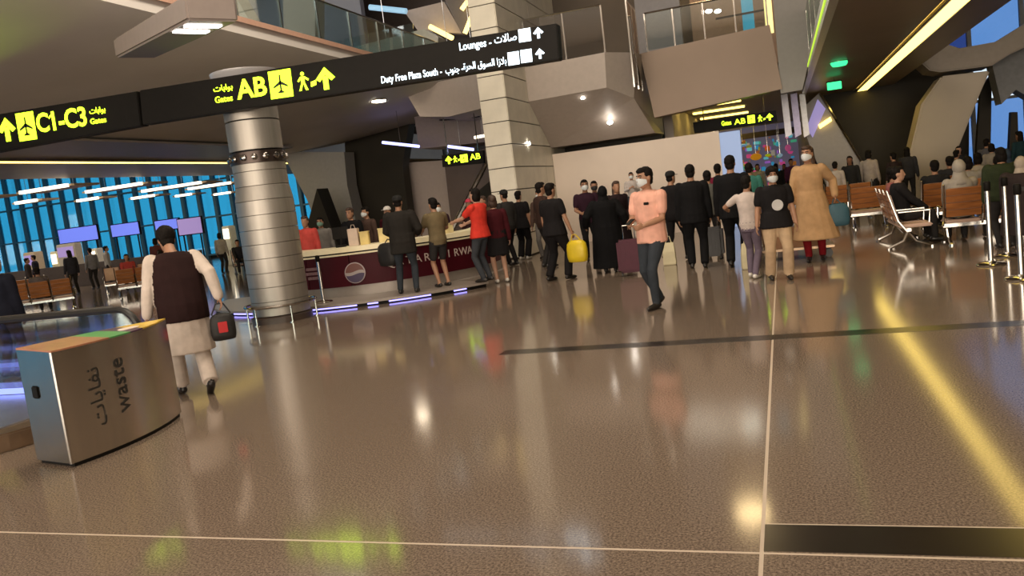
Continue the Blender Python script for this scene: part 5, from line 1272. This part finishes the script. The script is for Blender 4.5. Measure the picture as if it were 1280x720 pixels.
for k, (x, y, c) in enumerate(((4.1, 22.6, (.05, .05, .05)), (5.0, 23.2, (.28, .25, .22)), (5.9, 23.0, (.03, .03, .04)), (6.0, 20.8, (.16, .10, .08)), (6.8, 22.0, (.02, .02, .02)), (5.6, 18.2, (.06, .09, .06)), (4.9, 16.6, (.03, .025, .03)), (5.7, 15.6, (.22, .2, .18)))):
    person('person in %s standing among the lounge seats' % ('dark grey', 'pale coat', 'ink blue', 'brown', 'jet black', 'moss green', 'plum black', 'light grey')[k], (x, y, 0), 50 + 37 * k, 1.42 + .05 * (k % 4), sp(sleeve='long', bulk=.02), dict(top=C('lg_%d' % k, c), bottom=CHAR), key='standA', hair=('short', 'bob', 'long')[k % 3], skin=('tan', 'fair', 'brown')[k % 3])
# two people right at the belt stanchions
person('bulky person in dark coat beside the chrome stanchions', (3.05, 12.6, 0), 75, 1.30, sp(sleeve='long', bulk=.07, stout=1.3, hem=.35, flare=.06), dict(top=C('dk_coat', (.035, .026, .026)), bottom=CHAR), hair='scarf', hairm=C('scarf_sand', (.40, .34, .28)))
person('person in dark green coat behind the chrome stanchions', (3.0, 13.4, 0), 95, 1.45, sp(sleeve='long', bulk=.05, stout=1.15), dict(top=C('dk_green', (.03, .04, .02)), bottom=CHAR), key='standC', hair='bob')
# left lounge sitters
for k, (B, i, c, lab) in enumerate(((((-20.9, 17.4), 222, 4), 1, (.12, .10, .10), 'sitter in grey in the chestnut row beside the dark jacketed figure'), (((-20.9, 17.4), 222, 4), 3, (.3, .27, .24), 'sitter in cream in the chestnut row beside the dark jacketed figure'), (((-19.3, 20.6), 222, 4), 1, (.03, .03, .03), 'sitter in black in the row behind the walkway handrail'), (((-22.3, 23.0), 42, 4), 1, (.35, .05, .05), 'sitter in red in the left lounge'), (((-19.8, 26.5), 42, 3), 0, (.02, .02, .025), 'sitter in black between the vest wearer and the totem'), (((-22.3, 23.0), 42, 4), 3, (.22, .2, .2), 'sitter in dove grey in the left lounge'))):
    seated(*B, i, lab, c, hair=('short', 'bob')[k % 2])
for k, (x, y, c, lab) in enumerate(((-19.6, 28.2, (.03, .025, .025), 'stander in dark clothes past the vest wearer'), (-24.5, 27.0, (.06, .05, .05), 'stander in umber before the low dark partition'), (-27.5, 26.0, (.2, .2, .22), 'stander in grey before the low dark partition'), (-33.0, 28.0, (.02, .02, .03), 'stander in black under the wide blue screen'))):
    person(lab, (x, y, 0), 60 + 50 * k, 1.72, sp(sleeve='long', bulk=.02), dict(top=C('ls_%d' % k, c), bottom=CHAR), key='standA', hair='short')

for k, (x, y, c, nm) in enumerate(((-30.5, 25.5, (.05, .04, .04), 'dark brown'), (-22.2, 27.6, (.3, .28, .25), 'pale linen'), (-26.0, 23.6, (.03, .03, .04), 'midnight blue'), (-31.5, 22.0, (.18, .16, .15), 'stone grey'), (-18.2, 24.6, (.02, .02, .02), 'pitch black'), (-16.6, 24.6, (.12, .09, .07), 'mocha'), (-28.5, 27.8, (.38, .36, .34), 'chalk white'), (-23.5, 25.4, (.09, .03, .03), 'oxblood'))):
    person('person in %s standing in the blue windowed lounge' % nm, (x, y, 0), 40 + 61 * k, 1.62 + .05 * (k % 4), sp(sleeve='long', bulk=.02), dict(top=C('lw_%d' % k, c), bottom=CHAR), key='standA', hair=('short', 'bob', 'long')[k % 3], skin=('tan', 'brown', 'fair')[k % 3])
# helper marker properties are not part of the scene description
for o in bpy.data.objects:
    if '_local' in o: del o['_local']
